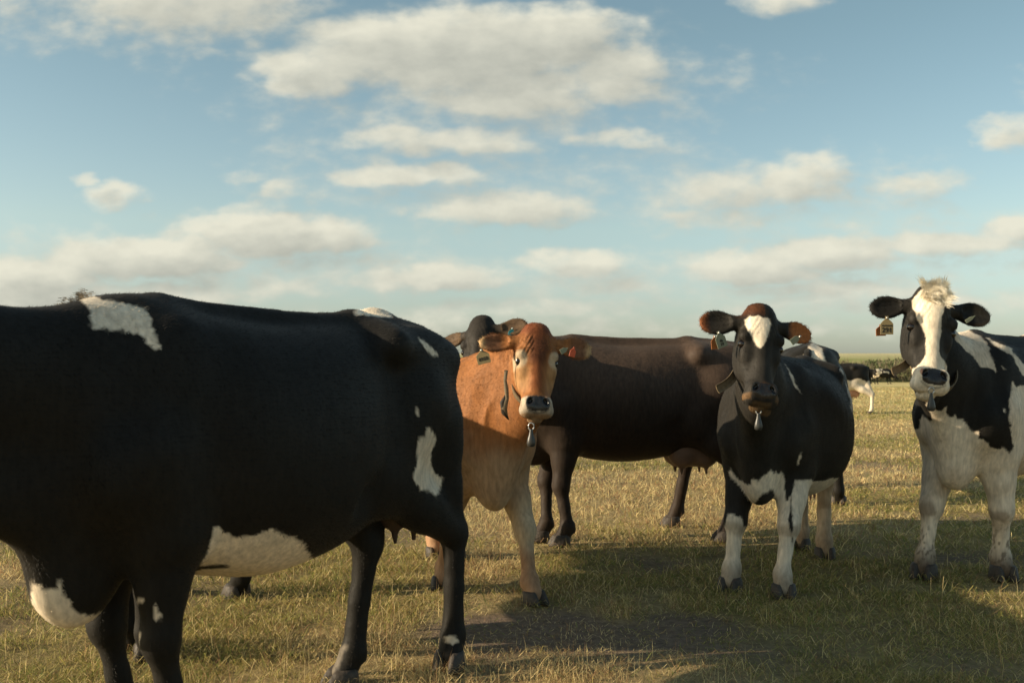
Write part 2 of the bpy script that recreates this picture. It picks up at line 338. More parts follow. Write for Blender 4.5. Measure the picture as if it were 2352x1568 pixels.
# ------------------------------------------------------------------ a cow
def px_of(W):
    Y = np.maximum(W[:, 1], .3); return np.stack([HX+W[:, 0]/Y*F, HY-(W[:, 2]-CAMH)/Y*F], 1)
def lerp(a, b, t): return a+(b-a)*t
def mixc(C, w, col): return C*(1-w[:, None])+np.asarray(col)*w[:, None]
BLACK = np.array((.0105, .0095, .0078)); WHITE = np.array((.70, .60, .46))
def cow(name, label, centre, head_deg, S, feet, head=None, base=BLACK, paint=None, h=.014, hf=.0065, bulk=1.0, udder=None, fur=60000, furlen=.014,
        group=None, ears=(None, None), skin=None, belly=0., extra=(), wrinkle=.35, hw=1.0, rear=1.0, neck_r=1.0, neck_mid=None, poll_round=1.0, brisket=1.0, eyes=True, furw=.0011, legr=1.15):
    cx, cy = centre; th = math.radians(head_deg)
    ex, ey, ez = np.array([math.cos(th), math.sin(th), 0]), np.array([-math.sin(th), math.cos(th), 0]), np.array([0, 0, 1.])
    R = np.stack([ex, ey, ez], 1)                              # local -> world
    O = np.array([cx, cy, 0.])
    to_l = lambda w: R.T@(np.asarray(w, float)-O)
    pt = lambda x, y, z: np.array([x, y, z])*S
    X_, Y_, Z_ = np.eye(3)
    # head frame
    if head is None:
        P0 = pt(1.24, 0, 1.42); M0 = pt(1.60, 0, 1.06); up = np.array([.6, 0, .6])
    else:
        P0, M0, up = to_l(head[0]), to_l(head[1]), R.T@np.asarray(head[2], float)
    fa = nrm(M0-P0); hs = np.linalg.norm(M0-P0)/.53; ua = nrm(up-(up@fa)*fa); sa = np.cross(ua, fa)
    hp = lambda t, s_, u: P0+(fa*t+sa*s_+ua*u)*hs
    lo = np.minimum(pt(-1.02, -.45, 0), P0-.32); hi = np.maximum(pt(.95, .45, 1.5), P0+.32)
    lo = np.minimum(lo, M0-.12); hi = np.maximum(hi, M0+.12); hb = np.array([hp(0, 0, 0), hp(.53, 0, 0)])
    rad = .31*hs
    fl = np.minimum(hb.min(0)-.03, hp(.06, -.31, 0)); fl = np.minimum(fl, hp(.06, .31, 0)); fh = np.maximum(hb.max(0)+.03, hp(.06, .31, 0)); fh = np.maximum(fh, hp(.06, -.31, 0))
    for f_ in feet:
        l = to_l([f_[0], f_[1], 0]); lo = np.minimum(lo, l-.15); hi = np.maximum(hi, l+.15)
    lo[2] = -.02
    ax = [axis(lo[i], hi[i], h, (fl[i]-.02, fh[i]+.02), hf) for i in range(3)]
    V = Vol(*ax)
    # trunk: x, half width, top, bottom
    b = bulk
    st = [(-.93, .07, 1.24, -1.06), (-.88, .13, 1.31, -.92), (-.76, .20, 1.37, -.80), (-.60, .235, 1.395, -.72), (-.42, .26*b**.5, 1.40, -.62), (-.20, .31*b, 1.375, -.57), (.05, .345*b, 1.365, -.545),
          (.28, .325*b, 1.385, -.56), (.46, .27*b**.5, 1.415, -.60), (.62, .225, 1.385, -.62), (.74, .18, 1.30, -.68), (.83, .10, 1.18, -.80)]
    V.loft([(x*S, w*S*(rear if x < -.3 else 1), t*S, (bt+belly*math.exp(-((x-.0)/.38)**2))*S) for x, w, t, bt in st], (0, 0, 0), X_, Y_, Z_, k=.02, n=2.15)
    k6 = .07*S
    V.cone(pt(-.78, 0, 1.345), pt(-.40, 0, 1.385), .035*S, .03*S, .06)
    V.cone(pt(-.40, 0, 1.375), pt(.42, 0, 1.40), .03*S, .03*S, .07)
    for s_ in (-1, 1):
        V.cone(pt(-.42, 0, 1.33), pt(-.43, s_*.205, 1.30), .055*S, .045*S, .07)          # hook bones
        V.cone(pt(-.43, s_*.205, 1.29), pt(-.84, s_*.11, 1.25), .045*S, .045*S, .07)
        V.cone(pt(-.46, s_*.12, 1.29), pt(-.80, s_*.08, 1.25), .07*S, .07*S, .08)
        V.ell(pt(-.65, s_*.13*rear, 1.03), np.array((.225, .115*rear, .31))*S, k6)                 # thigh
        V.ell(pt(.48, s_*.165, 1.08), np.array((.14, .09, .27))*S, k6)                   # shoulder blade
        V.ell(pt(.66, s_*.165, .90), np.array((.10, .085, .12))*S, k6)                   # shoulder point
        V.ell(pt(-.25, s_*.36*b, 1.20), np.array((.12, .05, .09))*S, .08, cut=True)    # hollow flank
        V.ell(pt(-.30, s_*.30, .74), np.array((.13, .05, .09))*S, .07, cut=True)
    V.ell(pt(.70, 0, .66-.14*(brisket-1)*.6), np.array((.14, .095, .14*brisket))*S, .07)
    for c_, r_ in extra: V.ell(to_l(c_), r_, .06)
    # neck
    N0, N1 = pt(.56, 0, 1.16), hp(.12, 0, -.13)
    NM = (N0+N1)/2+np.array([0, 0, .02]) if neck_mid is None else to_l(neck_mid)
    T0, T1 = pt(.72, 0, .86), hp(.22, 0, -.15)
    TM = (T0+T1)/2+(nrm(N1-N0)*.04)
    for a, c, ra, rc in ((N0, NM, .235, .175), (NM, N1, .175, .125)):
        d = c-a; sd_ = np.cross(d, [0, 0, 1]); sd_ = sd_ if np.linalg.norm(sd_) > .05 else ey
        V.cone(a, c, ra*S*neck_r, rc*S*neck_r, .09, .66, sd_)
    for a, c, ra, rc in ((T0, TM, .17, .12), (TM, T1, .12, .08)):
        d = c-a; sd_ = np.cross(d, [0, 0, 1]); V.cone(a, c, ra*S*neck_r, rc*S*neck_r, .09, .60, sd_)
    # legs
    jn = []; lj = []
    for i, f_ in enumerate(feet):
        l = to_l([f_[0], f_[1], 0]); q = f_[2] if len(f_) > 2 else th; fd = R.T@np.array([math.cos(q), math.sin(q), 0])
        front = i < 2; s_ = 1 if i % 2 == 0 else -1; fx = l.copy(); fx[2] = 0; r = S*legr
        fet = fx-fd*.035*S+Z_*.125*S; cor = fx-fd*.0+Z_*.055*S
        if front:
            sh, el = pt(.56, s_*.165, .95), pt(.50, s_*.155, .72)
            kn = np.array([*lerp(el[:2], fx[:2], .58), .405*S])+fd*.02*S
            V.cone(sh, el, .13*S, .115*S, .08); V.cone(el, lerp(el, kn, .5), .10*r, .072*r, .05, .85, ey@R if False else Y_)
            V.cone(lerp(el, kn, .45), kn, .072*r, .050*r, .03)
            V.ell(kn, np.array((.052, .052, .068))*r, .03); V.cone(kn, lerp(kn, fet, .55), .044*r, .033*r, .02); V.cone(lerp(kn, fet, .5), fet, .033*r, .040*r, .02)
            lj.append((el, kn, fet))
        else:
            hip, stf = pt(-.58, s_*.15*rear, 1.06), pt(-.40, s_*.175*rear, .82)
            hk = np.array([*fx[:2], .53*S])-fd*.085*S*1.0
            hk[:2] = lerp(pt(-.70, s_*.15*rear, 0)[:2], hk[:2], .88)
            V.cone(hip, stf, .19*S, .125*S, .08, .8, Y_); V.cone(stf, lerp(stf, hk, .55), .125*S, .078*r, .06, .8, Y_); V.cone(lerp(stf, hk, .5), hk, .082*r, .052*r, .04)
            V.cone(pt(-.76, s_*.135*rear, .98), lerp(pt(-.76, s_*.135*rear, .98), hk, .6), .12*S, .065*r, .07, .8, Y_)
            V.cone(lerp(pt(-.76, s_*.135*rear, .98), hk, .55), hk-fd*.025*S+Z_*.04*S, .06*r, .032*r, .04)
            V.ell(hk, np.array((.055, .045, .07))*r, .03); V.cone(hk, lerp(hk, fet, .55), .047*r, .037*r, .02); V.cone(lerp(hk, fet, .5), fet, .037*r, .043*r, .02)
            lj.append((stf, hk, fet))
        V.ell(fet, np.array((.046, .046, .045))*r, .02); V.cone(fet, cor, .042*r, .049*r, .02)
        sdv = np.cross(fd, Z_)
        for t_ in (-1, 1): V.ell(fet-fd*.045*S+sdv*.018*t_-Z_*.025, (.014, .012, .02), .015)
        jn.append((fx, fd))
    # head
    hst = [(-.035, .045, -.03, .09), (0, .078, -.012, .12), (.05, .098, 0, .15), (.12, .108, .006, .20), (.18, .106, .004, .225), (.25, .099, .0, .215), (.32, .086, -.002, .165),
           (.38, .076, -.004, .125), (.43, .078, -.004, .10), (.475, .074, -.012, .085), (.505, .050, -.03, .07)]
    V.loft([(t*hs, w*hs*hw, u_*hs, d_*hs) for t, w, u_, d_ in hst], P0, fa, sa, ua, k=.03, n=2.0, m=.06)
    Rh = [fa, sa, ua]
    V.ell(hp(-.005, 0, -.055), np.array((.052*poll_round, .072, .06))*hs, .04, Rh)
    V.ell(hp(.08, 0, -.012), np.array((.08, .07, .03))*hs, .04, Rh)
    V.cone(hp(.12, 0, -.030), hp(.40, 0, -.032), .043*hs, .036*hs, .03)
    for s_ in (-1, 1):
        V.ell(hp(.145, s_*.093, -.028), np.array((.034, .030, .030))*hs, .025, Rh)       # brow
        V.ell(hp(.24, s_*.062, -.12), np.array((.10, .035, .085))*hs, .04, Rh)           # jaw
        V.ell(hp(.305, s_*.088, .004), np.array((.085, .030, .034))*hs, .03, Rh, cut=True)   # hollow beside the nose bridge
        V.ell(hp(.225, s_*.078, -.045), np.array((.05, .028, .028))*hs, .03, Rh)         # cheek bone
        V.ell(hp(.432, s_*.050, -.022), np.array((.040, .030, .038))*hs, .025, Rh)       # nostril wing
        V.ell(hp(.472, s_*.055, -.045), np.array((.034, .038, .038))*hs, .02, Rh)        # lip corner
    V.ell(hp(.455, 0, -.028), np.array((.040, .060, .034))*hs, .02, Rh)
    V.ell(hp(.505, 0, -.086), np.array((.027, .044, .040))*hs, .012, Rh)                 # chin
    for s_ in (-1, 1):
        V.ell(hp(.187, s_*.111, -.042), np.array((.020, .016, .020))*hs, .008, Rh, cut=True)
        a_ = .55*s_; f2 = nrm(fa*math.cos(a_)+sa*math.sin(a_)); s2 = nrm(sa*math.cos(a_)-fa*math.sin(a_))
        V.ell(hp(.428, s_*.044, .016), np.array((.024, .0125, .026))*hs, .008, [f2, s2, ua], cut=True)
    # ears
    ear_i = []
    for s_, e in zip((-1, 1), ears):
        e = e or {}
        L = e.get('L', .20)*hs; drop = e.get('drop', .10); back = e.get('back', .15); W_ = e.get('w', .055)*hs; tw = e.get('twist', 0.)
        ed = nrm(sa*s_+fa*drop-ua*back); n0 = nrm(ua-(ua@ed)*ed); wd = np.cross(ed, n0); n1 = nrm(n0*math.cos(tw)+wd*math.sin(tw)); wd = np.cross(ed, n1)
        bs = hp(.055, s_*.085, -.065); c = bs+ed*L*.66
        V.cone(bs, bs+ed*L*.36, .034*hs, .030*hs, .03)
        V.ell(c, (L*.44, W_, .020*hs), .03, [ed, wd, n1]); V.ell(c+n1*.019*hs+ed*.002, (L*.36, W_*.74, .019*hs), .012, [ed, wd, n1], cut=True)
        ear_i.append((bs, ed, c, wd, n1, L, W_))
    P, Q = V.mesh(2, (hp(.18, 0, -.05), .36*hs), 5)
    P[:, 2] = np.maximum(P[:, 2], .004)
    Nn, area = vnormals(P, Q)
    # subtle muscle and skin relief
    xl, zl = P[:, 0]/S, P[:, 2]/S
    rel = (fbm(P*np.array([4., 4, 5])+3*cx, 3)-.5)*.014
    rib = np.exp(-((xl-.05)/.24)**2-((zl-1.02)/.22)**2)*np.abs(Nn[:, 1]); rel = rel+rib*.0016*sstep(.35, .65, fbm(P*3.1+cx, 2))*np.sin((xl+.30*(zl-1.0))*2*math.pi/.082)
    fold = np.exp(-((xl-.62)/.16)**2-((zl-1.0)/.25)**2); rel = rel+fold*.006*(vnoise(np.stack([xl*26+zl*5, P[:, 1]*14, zl*3], 1))-.5)*2
    knee = np.exp(-((zl-.40)/.09)**2)+np.exp(-((zl-.13)/.07)**2); rel = rel+knee*.004*(vnoise(P*38)-.5)
    hd0 = (P-P0)/hs; t0, s0, u0 = hd0@fa, np.abs(hd0@sa), hd0@ua
    fm = sstep(.02, .06, t0)*sstep(.165, .13, t0)*sstep(.018, .04, s0)*sstep(.105, .09, s0)*(u0 > -.07)
    rel = rel+fm*.0030*hs*wrinkle*np.sin((s0*.9-(t0-.1)*.45)*2*math.pi/.020+2*vnoise(P*30))
    rel = np.where((t0 > 0) & (t0 < .5) & (s0 < .13) & (u0 > -.2), rel*.6+fm*rel*.4, rel)
    P = P+Nn*rel[:, None]; Nn, area = vnormals(P, Q)
    W = P@R.T+O; NW = Nn@R.T
    ctx = dict(P=P, W=W, N=Nn, NW=NW, px=px_of(W), S=S)
    dh = (P-P0)/hs; ctx['t'], ctx['s'], ctx['u'] = dh@fa, dh@sa, dh@ua
    ctx['ear'] = np.zeros(len(P)); ctx['earin'] = np.zeros(len(P)); ctx['earlong'] = np.zeros(len(P))
    for s_, (bs, ed, c, wd, n1, L, W_) in zip((-1, 1), ear_i):
        a_ = (P-bs)@ed; inn = (a_ > .02) & (np.linalg.norm(P-c, axis=1) < L*.62)
        ctx['ear'] = np.where(inn, s_, ctx['ear']); ctx['earin'] = np.where(inn & (Nn@n1 > .2), 1, ctx['earin']); ctx['earlong'] = np.where(inn, a_/L, ctx['earlong'])
    inhead = (ctx['t'] > -.1) & (ctx['t'] < .56) & (np.abs(ctx['s']) < .14) & (ctx['u'] > -.24) & (ctx['u'] < .08); ctx['head'] = inhead
    C = np.tile(np.asarray(base, float), (len(P), 1))
    if paint: C = paint(ctx, C)
    # eye rims darker
    for s_ in (-1, 1):
        d = np.linalg.norm(P-hp(.187, s_*.108, -.040), axis=1)/hs; C = mixc(C, np.clip((.027-d)/.006, 0, 1)*(.85 if eyes else 0), (.012, .009, .007))
        e = np.sqrt(((ctx['t']-.428)/.026)**2+((ctx['s']-s_*.044)/.018)**2); C = mixc(C, np.clip((1.0-e)*4, 0, 1)*inhead*(ctx['u'] > -.06), (.006, .005, .005))
    mouth = np.exp(-((ctx['t']-.492+.02*(ctx['s']/.06)**2)/.005)**2)*inhead*(np.abs(ctx['s']) < .062)*(ctx['u'] > -.11); C = mixc(C, (.55*mouth), (.012, .009, .008))
    root = bpy.data.objects.new(name, None); COL.objects.link(root); root.location = (cx, cy, 0); tag(root, label, "cow", group)
    faces = [Q]; VV, CC = W-O, C
    if fur:
        # short hair lying along the coat
        fi = rng.choice(len(Q), fur, p=area/area.sum()) if True else None
        q = Q[fi]; w = rng.random((fur, 4)); w /= w.sum(1)[:, None]
        p = (P[q]*w[:, :, None]).sum(1); n = Nn[q[:, 0]]; c = C[q[:, 0]]
        flow = np.tile(np.array([-.8, 0, -.65]), (fur, 1)); hm = inhead[q[:, 0]]; em = ctx['ear'][q[:, 0]]
        flow[hm] = fa*.8+sa*0; sx = ctx['s'][q[:, 0]]; tt = ctx['t'][q[:, 0]]
        up_ = hm & (tt < .15); flow[up_] = -fa*.55+sa*(np.sign(sx[up_])*.5)[:, None]
        for s_, (bs, ed, c_, wd, n1, L, W_) in zip((-1, 1), ear_i):
            m = em == s_; side = np.sign((p[m]-bs)@wd)[:, None]; flow[m] = ed*.8+wd*side*.7
        flow = flow+rng.normal(0, .28, (fur, 3)); flow -= (flow*n).sum(1)[:, None]*n; flow /= np.linalg.norm(flow, axis=1)[:, None]+1e-9
        ln = furlen*rng.uniform(.6, 1.25, fur)*np.where(em != 0, 1.6, 1)*np.where(np.abs(p[:, 2]) < .6*S, .6, 1); lift = rng.uniform(.12, .42, fur)
        ln = ln*np.where(c[:, 0] > .3, .75, 1)
        tip = p+(flow*(1-.3*lift)[:, None]+n*lift[:, None])*ln[:, None]; sd_ = np.cross(n, flow)*(furw*rng.uniform(.7, 1.4, fur))[:, None]
        base_ = p-n*.002
        hv = np.stack([base_-sd_, base_+sd_, tip], 1).reshape(-1, 3)@R.T; jit = rng.uniform(.72, 1.3, fur)[:, None]; hc = np.repeat(c*jit, 3, axis=0)
        n0 = len(VV); VV = np.concatenate([VV, hv]); CC = np.concatenate([CC, hc]); faces.append(np.arange(fur*3).reshape(-1, 3)+n0)
    link("body", mesh_np("body", VV, faces, CC, True, ctx.get('wet')), M_COAT, root)
    if eyes:
        for s_ in (-1, 1):
            bpy_sphere("eye", (R@hp(.187, s_*.103, -.040)), .0195*hs, M_EYE, root)
    for fx, fd in jn: hoof(R@fx, R@fd, S*legr, root)
    if udder: make_udder(root, O, R, S, udder, skin or M_SKIN)
    tail(root, R, S, C, base)
    info = dict(root=root, O=O, R=R, S=S, hp=lambda t, s_, u: R@hp(t, s_, u)+O, fa=R@fa, sa=R@sa, ua=R@ua, hs=hs, NM=R@NM+O, N0=R@N0+O, N1=R@N1+O, TM=R@TM+O,
                ears=[(R@bs+O, R@ed, R@c+O, R@wd, R@n1) for bs, ed, c, wd, n1, L, W_ in ear_i], W=W, NW=NW, C=C)
    return info
def bpy_sphere(name, c, r, mat, parent, seg=20):
    u, v = np.meshgrid(np.linspace(0, 2*np.pi, seg, endpoint=False), np.linspace(.001, np.pi-.001, seg//2+1)); V = np.stack([np.sin(v)*np.cos(u), np.sin(v)*np.sin(u), np.cos(v)], -1).reshape(-1, 3)*r
    n = seg; Q = [[i*n+j, (i+1)*n+j, (i+1)*n+(j+1) % n, i*n+(j+1) % n] for i in range(seg//2) for j in range(n)]
    c = np.asarray(c, float)
    return link(name, mesh_np(name, V+c, [np.array(Q)]), mat, parent)
def loft_mesh(rings, close=True):
    n = len(rings[0]); V = np.concatenate(rings); Q = []
    for i in range(len(rings)-1):
        for j in range(n if close else n-1): Q.append([i*n+j, i*n+(j+1) % n, (i+1)*n+(j+1) % n, (i+1)*n+j])
    return V, np.array(Q)
def capped(rings):
    V, Q = loft_mesh(rings); n = len(rings[0]); c0, c1 = len(V), len(V)+1; V = np.concatenate([V, [rings[0].mean(0)], [rings[-1].mean(0)]]); m = (len(rings)-1)*n
    T = [[c0, (j+1) % n, j] for j in range(n)]+[[c1, m+j, m+(j+1) % n] for j in range(n)]
    return V, Q, np.array(T)
def tube(pts, rs, seg=10, flat=1.0, side=None):
    pts = [np.asarray(p, float) for p in pts]; rings = []; ref = np.array([0, 0, 1.]) if side is None else np.asarray(side, float)
    for i, p in enumerate(pts):
        d = nrm(pts[min(i+1, len(pts)-1)]-pts[max(i-1, 0)]); a = np.cross(d, ref); a = nrm(a) if np.linalg.norm(a) > 1e-3 else nrm(np.cross(d, [1, .1, 0])); b = np.cross(d, a)
        r = rs[i] if hasattr(rs, '__len__') else rs
        rings.append(np.array([p+a*r*math.cos(t)*1.0+b*r*flat*math.sin(t) for t in np.linspace(0, 2*math.pi, seg, endpoint=False)]))
    return capped(rings)
def add_mesh(name, parts, mat, parent, smooth=True):
    V = []; Qs = []; Ts = []; n = 0
    for v, q, t in parts:
        V.append(v); Qs.append(np.asarray(q)+n); Ts.append(np.asarray(t)+n) if len(t) else None; n += len(v)
    return link(name, mesh_np(name, np.concatenate(V), [np.concatenate(Qs)]+([np.concatenate(Ts)] if Ts else []), None, smooth), mat, parent)
def hoof(c, d, S, parent):
    d = nrm(d); s = np.cross(d, [0, 0, 1]); parts = []
    for sg in (-1, 1):
        rings = []
        for z, f0, bk, w in ((0, .078, .050, .031), (.006, .080, .052, .033), (.03, .066, .050, .031), (.055, .048, .046, .028), (.066, .034, .036, .021)):
            ring = []
            for t in np.linspace(0, 2*math.pi, 16, endpoint=False):
                x = math.cos(t); y = math.sin(t); fx = f0*x if x > 0 else bk*x
                yy = w*y*(1-.35*max(x, 0)**2); ring.append(c+(d*(fx+.006)+s*(yy+sg*.030)+np.array([0, 0, z]))*S)
            rings.append(np.array(ring))
        parts.append(capped(rings))
    add_mesh("hoof", parts, M_HOOF, parent)
def make_udder(root, O, R, S, u, mat):
    x, z, w, l, hgt = u; V = Vol(*[np.arange(a, b, .011) for a, b in (((x-l-.1)*S, (x+l+.1)*S), (-(w+.1)*S, (w+.1)*S), ((z-hgt-.12)*S, (z+hgt+.05)*S))])
    P = lambda a, b, c: np.array([a, b, c])*S
    V.ell(P(x, 0, z), np.array((l, w, hgt))*S, .03)
    for sx in (-1, 1):
        for sy in (-1, 1):
            V.ell(P(x+sx*l*.42, sy*w*.45, z-hgt*.45), np.array((l*.5, w*.5, hgt*.55))*S, .04)
            a = P(x+sx*l*.45, sy*w*.5, z-hgt*.88); V.cone(a, a-np.array([0, 0, .065])*S, .016*S, .011*S, .015)
    p, q = V.mesh(2); link("udder", mesh_np("udder", p@R.T, [q]), mat, root)
def tail(root, R, S, C, base):
    pts = [np.array(p)*S for p in ((-.84, 0, 1.33), (-.93, 0, 1.29), (-.965, 0, 1.15), (-.975, .01, .9), (-.97, .02, .66), (-.975, .025, .5), (-.98, .03, .36))]
    v, q, t = tube([R@p for p in pts], [.035*S, .03*S, .022*S, .017*S, .02*S, .035*S, .008*S], 10)
    m = mesh_np("tail", v, [q, t], np.tile(np.asarray(base), (len(v), 1))); link("tail", m, M_COAT, root)
# ---- coat painting helpers
def zt(k, pts):
    sx, ox, sy, oy = {1: (.5975, 0, .5973, 631.6), 2: (.5788, 516.8, .579, 660.3), 5: (.476, 1550.4, .476, 660.3), 7: (.4836, 1981, .4836, 620.2), 8: (.2198, 1981, .2198, 631.6),
                      9: (.14648, 1780.1, .14648, 775.2), 3: (.293, 1033.6, .293, 689.1), 6: (.2015, 1596.3, .2015, 689.1), 0: (1, 0, 1, 0)}[k]
    return [(ox+sx*x, oy+sy*y) for x, y in pts]
def patches(ctx, C, polys, col=WHITE, mask=None, jag=1.8, soft=2.4):
    P = ctx['px']; nz = (fbm(ctx['W']*75, 3)-.5)*2*jag+(vnoise(ctx['W']*24)-.5)*jag*1.2
    best = np.full(len(P), -1e9)
    for pl in polys:
        pa = np.array(pl); lo, hi = pa.min(0)-8, pa.max(0)+8; m = ((P > lo) & (P < hi)).all(1)
        if m.any(): s = polysd(P[m], pl); best[m] = np.maximum(best[m], s)
    w = np.clip((best+nz)/soft+.5, 0, 1)
    if mask is not None: w = w*mask
    return mixc(C, w, col)
def sstep(a, b, x): t = np.clip((x-a)/(b-a), 0, 1); return t*t*(3-2*t)
# ------------------------------------------------------------------ collars and tags
def collar(info, c, axis_, a, b, side, width=.038, name="collar", mat=None, bulge=None):
    """flat strap ring round the neck; a = half size along side, b = half size across"""
    axis_ = nrm(axis_); side = nrm(np.asarray(side)-axis_*(np.asarray(side)@axis_)); up = np.cross(axis_, side); O = info['O']
    n = 56; V = []; Q = []
    for i in range(n):
        t = 2*math.pi*i/n; r = 1.0
        if bulge: r += bulge[1]*math.exp(-((math.atan2(math.sin(t-bulge[0]), math.cos(t-bulge[0])))/bulge[2])**2)
        for (w, e) in ((-.5, 0), (.5, 0), (.5, .006), (-.5, .006)):
            V.append(c+side*math.cos(t)*(a*r+e)+up*math.sin(t)*(b*r+e)+axis_*w*width-O)
    for i in range(n):
        j = (i+1) % n
        for k in range(4): Q.append([i*4+k, i*4+(k+1) % 4, j*4+(k+1) % 4, j*4+k])
    return link(name, mesh_np(name, np.array(V), [np.array(Q)], None, False), mat or M_STRAP, info['root'])
def weight(info, top, L=.115, r=.032):
    O = info['O']; top = np.asarray(top, float); rings = []
    for t, q in ((0, .25), (.05, .35), (.12, .38), (.3, .5), (.55, .82), (.78, 1.0), (.92, .9), (1, .6)):
        rings.append(np.array([top-O+np.array([math.cos(a)*r*q, math.sin(a)*r*q*.8, -t*L]) for a in np.linspace(0, 2*math.pi, 20, endpoint=False)]))
    w = add_mesh("collar_weight", [capped(rings)], M_WEIGHT, info['root'])
    tp = [top-O+np.array([math.cos(a)*.014, 0, .012+math.sin(a)*.018]) for a in np.linspace(0, 2*math.pi, 12)]
    add_mesh("shackle", [tube(tp, .0035, 6)], M_METAL, w)
def ear_tag(info, px, py, Y, w, hgt, mat, rot=0, yaw=0, texts=(), neck=True, pin=True, th=.003):
    """plaque with a narrowing top hung from the ear; its centre seen at px,py"""
    c = at(px, py, Y); pr = [(-.5, -.5), (.5, -.5), (.5, .08), (.34, .22), (.14, .34), (.12, .50), (-.12, .50), (-.14, .34), (-.34, .22), (-.5, .08)] if neck else [(-.5, -.5), (.5, -.5), (.5, .5), (-.5, .5)]
    import bmesh
    bm = bmesh.new(); vs = [bm.verts.new((x*w, -th/2, z*hgt)) for x, z in pr]; f = bm.faces.new(vs)
    ex = bmesh.ops.extrude_face_region(bm, geom=[f]); bmesh.ops.translate(bm, verts=[v for v in ex['geom'] if isinstance(v, bmesh.types.BMVert)], vec=(0, th, 0))
    bmesh.ops.recalc_face_normals(bm, faces=bm.faces); bmesh.ops.bevel(bm, geom=list(bm.edges), offset=.0008, segments=1, affect='EDGES')
    me = bpy.data.meshes.new("ear_tag"); bm.to_mesh(me); bm.free()
    o = link("ear_tag", me, mat, info['root'], Vector(c-info['O'])); o.rotation_euler = (0, math.radians(rot), math.radians(yaw))
    for (s, size, x, z) in texts:
        cu = bpy.data.curves.new("t", 'FONT'); cu.body = s; cu.size = size; cu.align_x = 'CENTER'; cu.align_y = 'CENTER'; cu.extrude = .0006; cu.offset = size*.012
        to = bpy.data.objects.new("t", cu); COL.objects.link(to); bpy.context.view_layer.update()
        m2 = bpy.data.meshes.new_from_object(to.evaluated_get(bpy.context.evaluated_depsgraph_get())); bpy.data.objects.remove(to)
        m2.name = "tag_number"; m2.materials.clear()
        t = link("tag_number", m2, M_INK, o, (x, -th/2-.0012, z)); t.rotation_euler = (math.radians(90), 0, 0)
    if pin:
        bpy_sphere("tag_pin", (0, -.004, hgt*.40), .006, M_METAL, o, 12)
    return o
def tuft(info, pts, length, n, col, name="forelock", spread=.6, dirv=(0, 0, 1), wid=.0016, curl=.5, jcol=.15):
    """locks of hair as curved strands rooted at pts (world) """
    pts = np.asarray(pts); V = []; C = []; Q = []; T = []; k = 0; O = info['O']; NC = max(8, n//45)
    cl = [(pts[rng.integers(len(pts))]+rng.normal(0, .008, 3), nrm(np.asarray(dirv)+rng.normal(0, spread, 3)*np.array([1, .6, .45])), rng.uniform(.6, 1.15)) for _ in range(NC)]
    for i in range(n):
        b_, d_, l_ = cl[rng.integers(NC)]; p = b_+rng.normal(0, .007, 3)-O; d = nrm(d_+rng.normal(0, .13, 3)); L = length*l_*rng.uniform(.7, 1.1)
        s = nrm(np.cross(d, [0, 1, .1])); g = np.array([rng.normal(0, .4), -.35, -.5])*curl; c = np.asarray(col)*rng.uniform(1-jcol*2, 1+jcol)
        for q in range(5):
            t = q/4; w = wid*(1-t)**.7+.0001; x = p+d*L*t+g*L*t*t*.6; V += [x-s*w, x+s*w]; C += [c, c]
        for q in range(4): Q.append([k+q*2, k+q*2+1, k+q*2+3, k+q*2+2])
        k += 10
    return link(name, mesh_np(name, np.array(V), [np.array(Q)], np.array(C)), M_COAT, info['root'])

DK = np.array((.0105, .0100, .0092)); GREYW = np.array((.33, .31, .25)); TAN = np.array((.26, .13, .05)); PINK = np.array((.42, .22, .14)); RUST = np.array((.20, .065, .02))
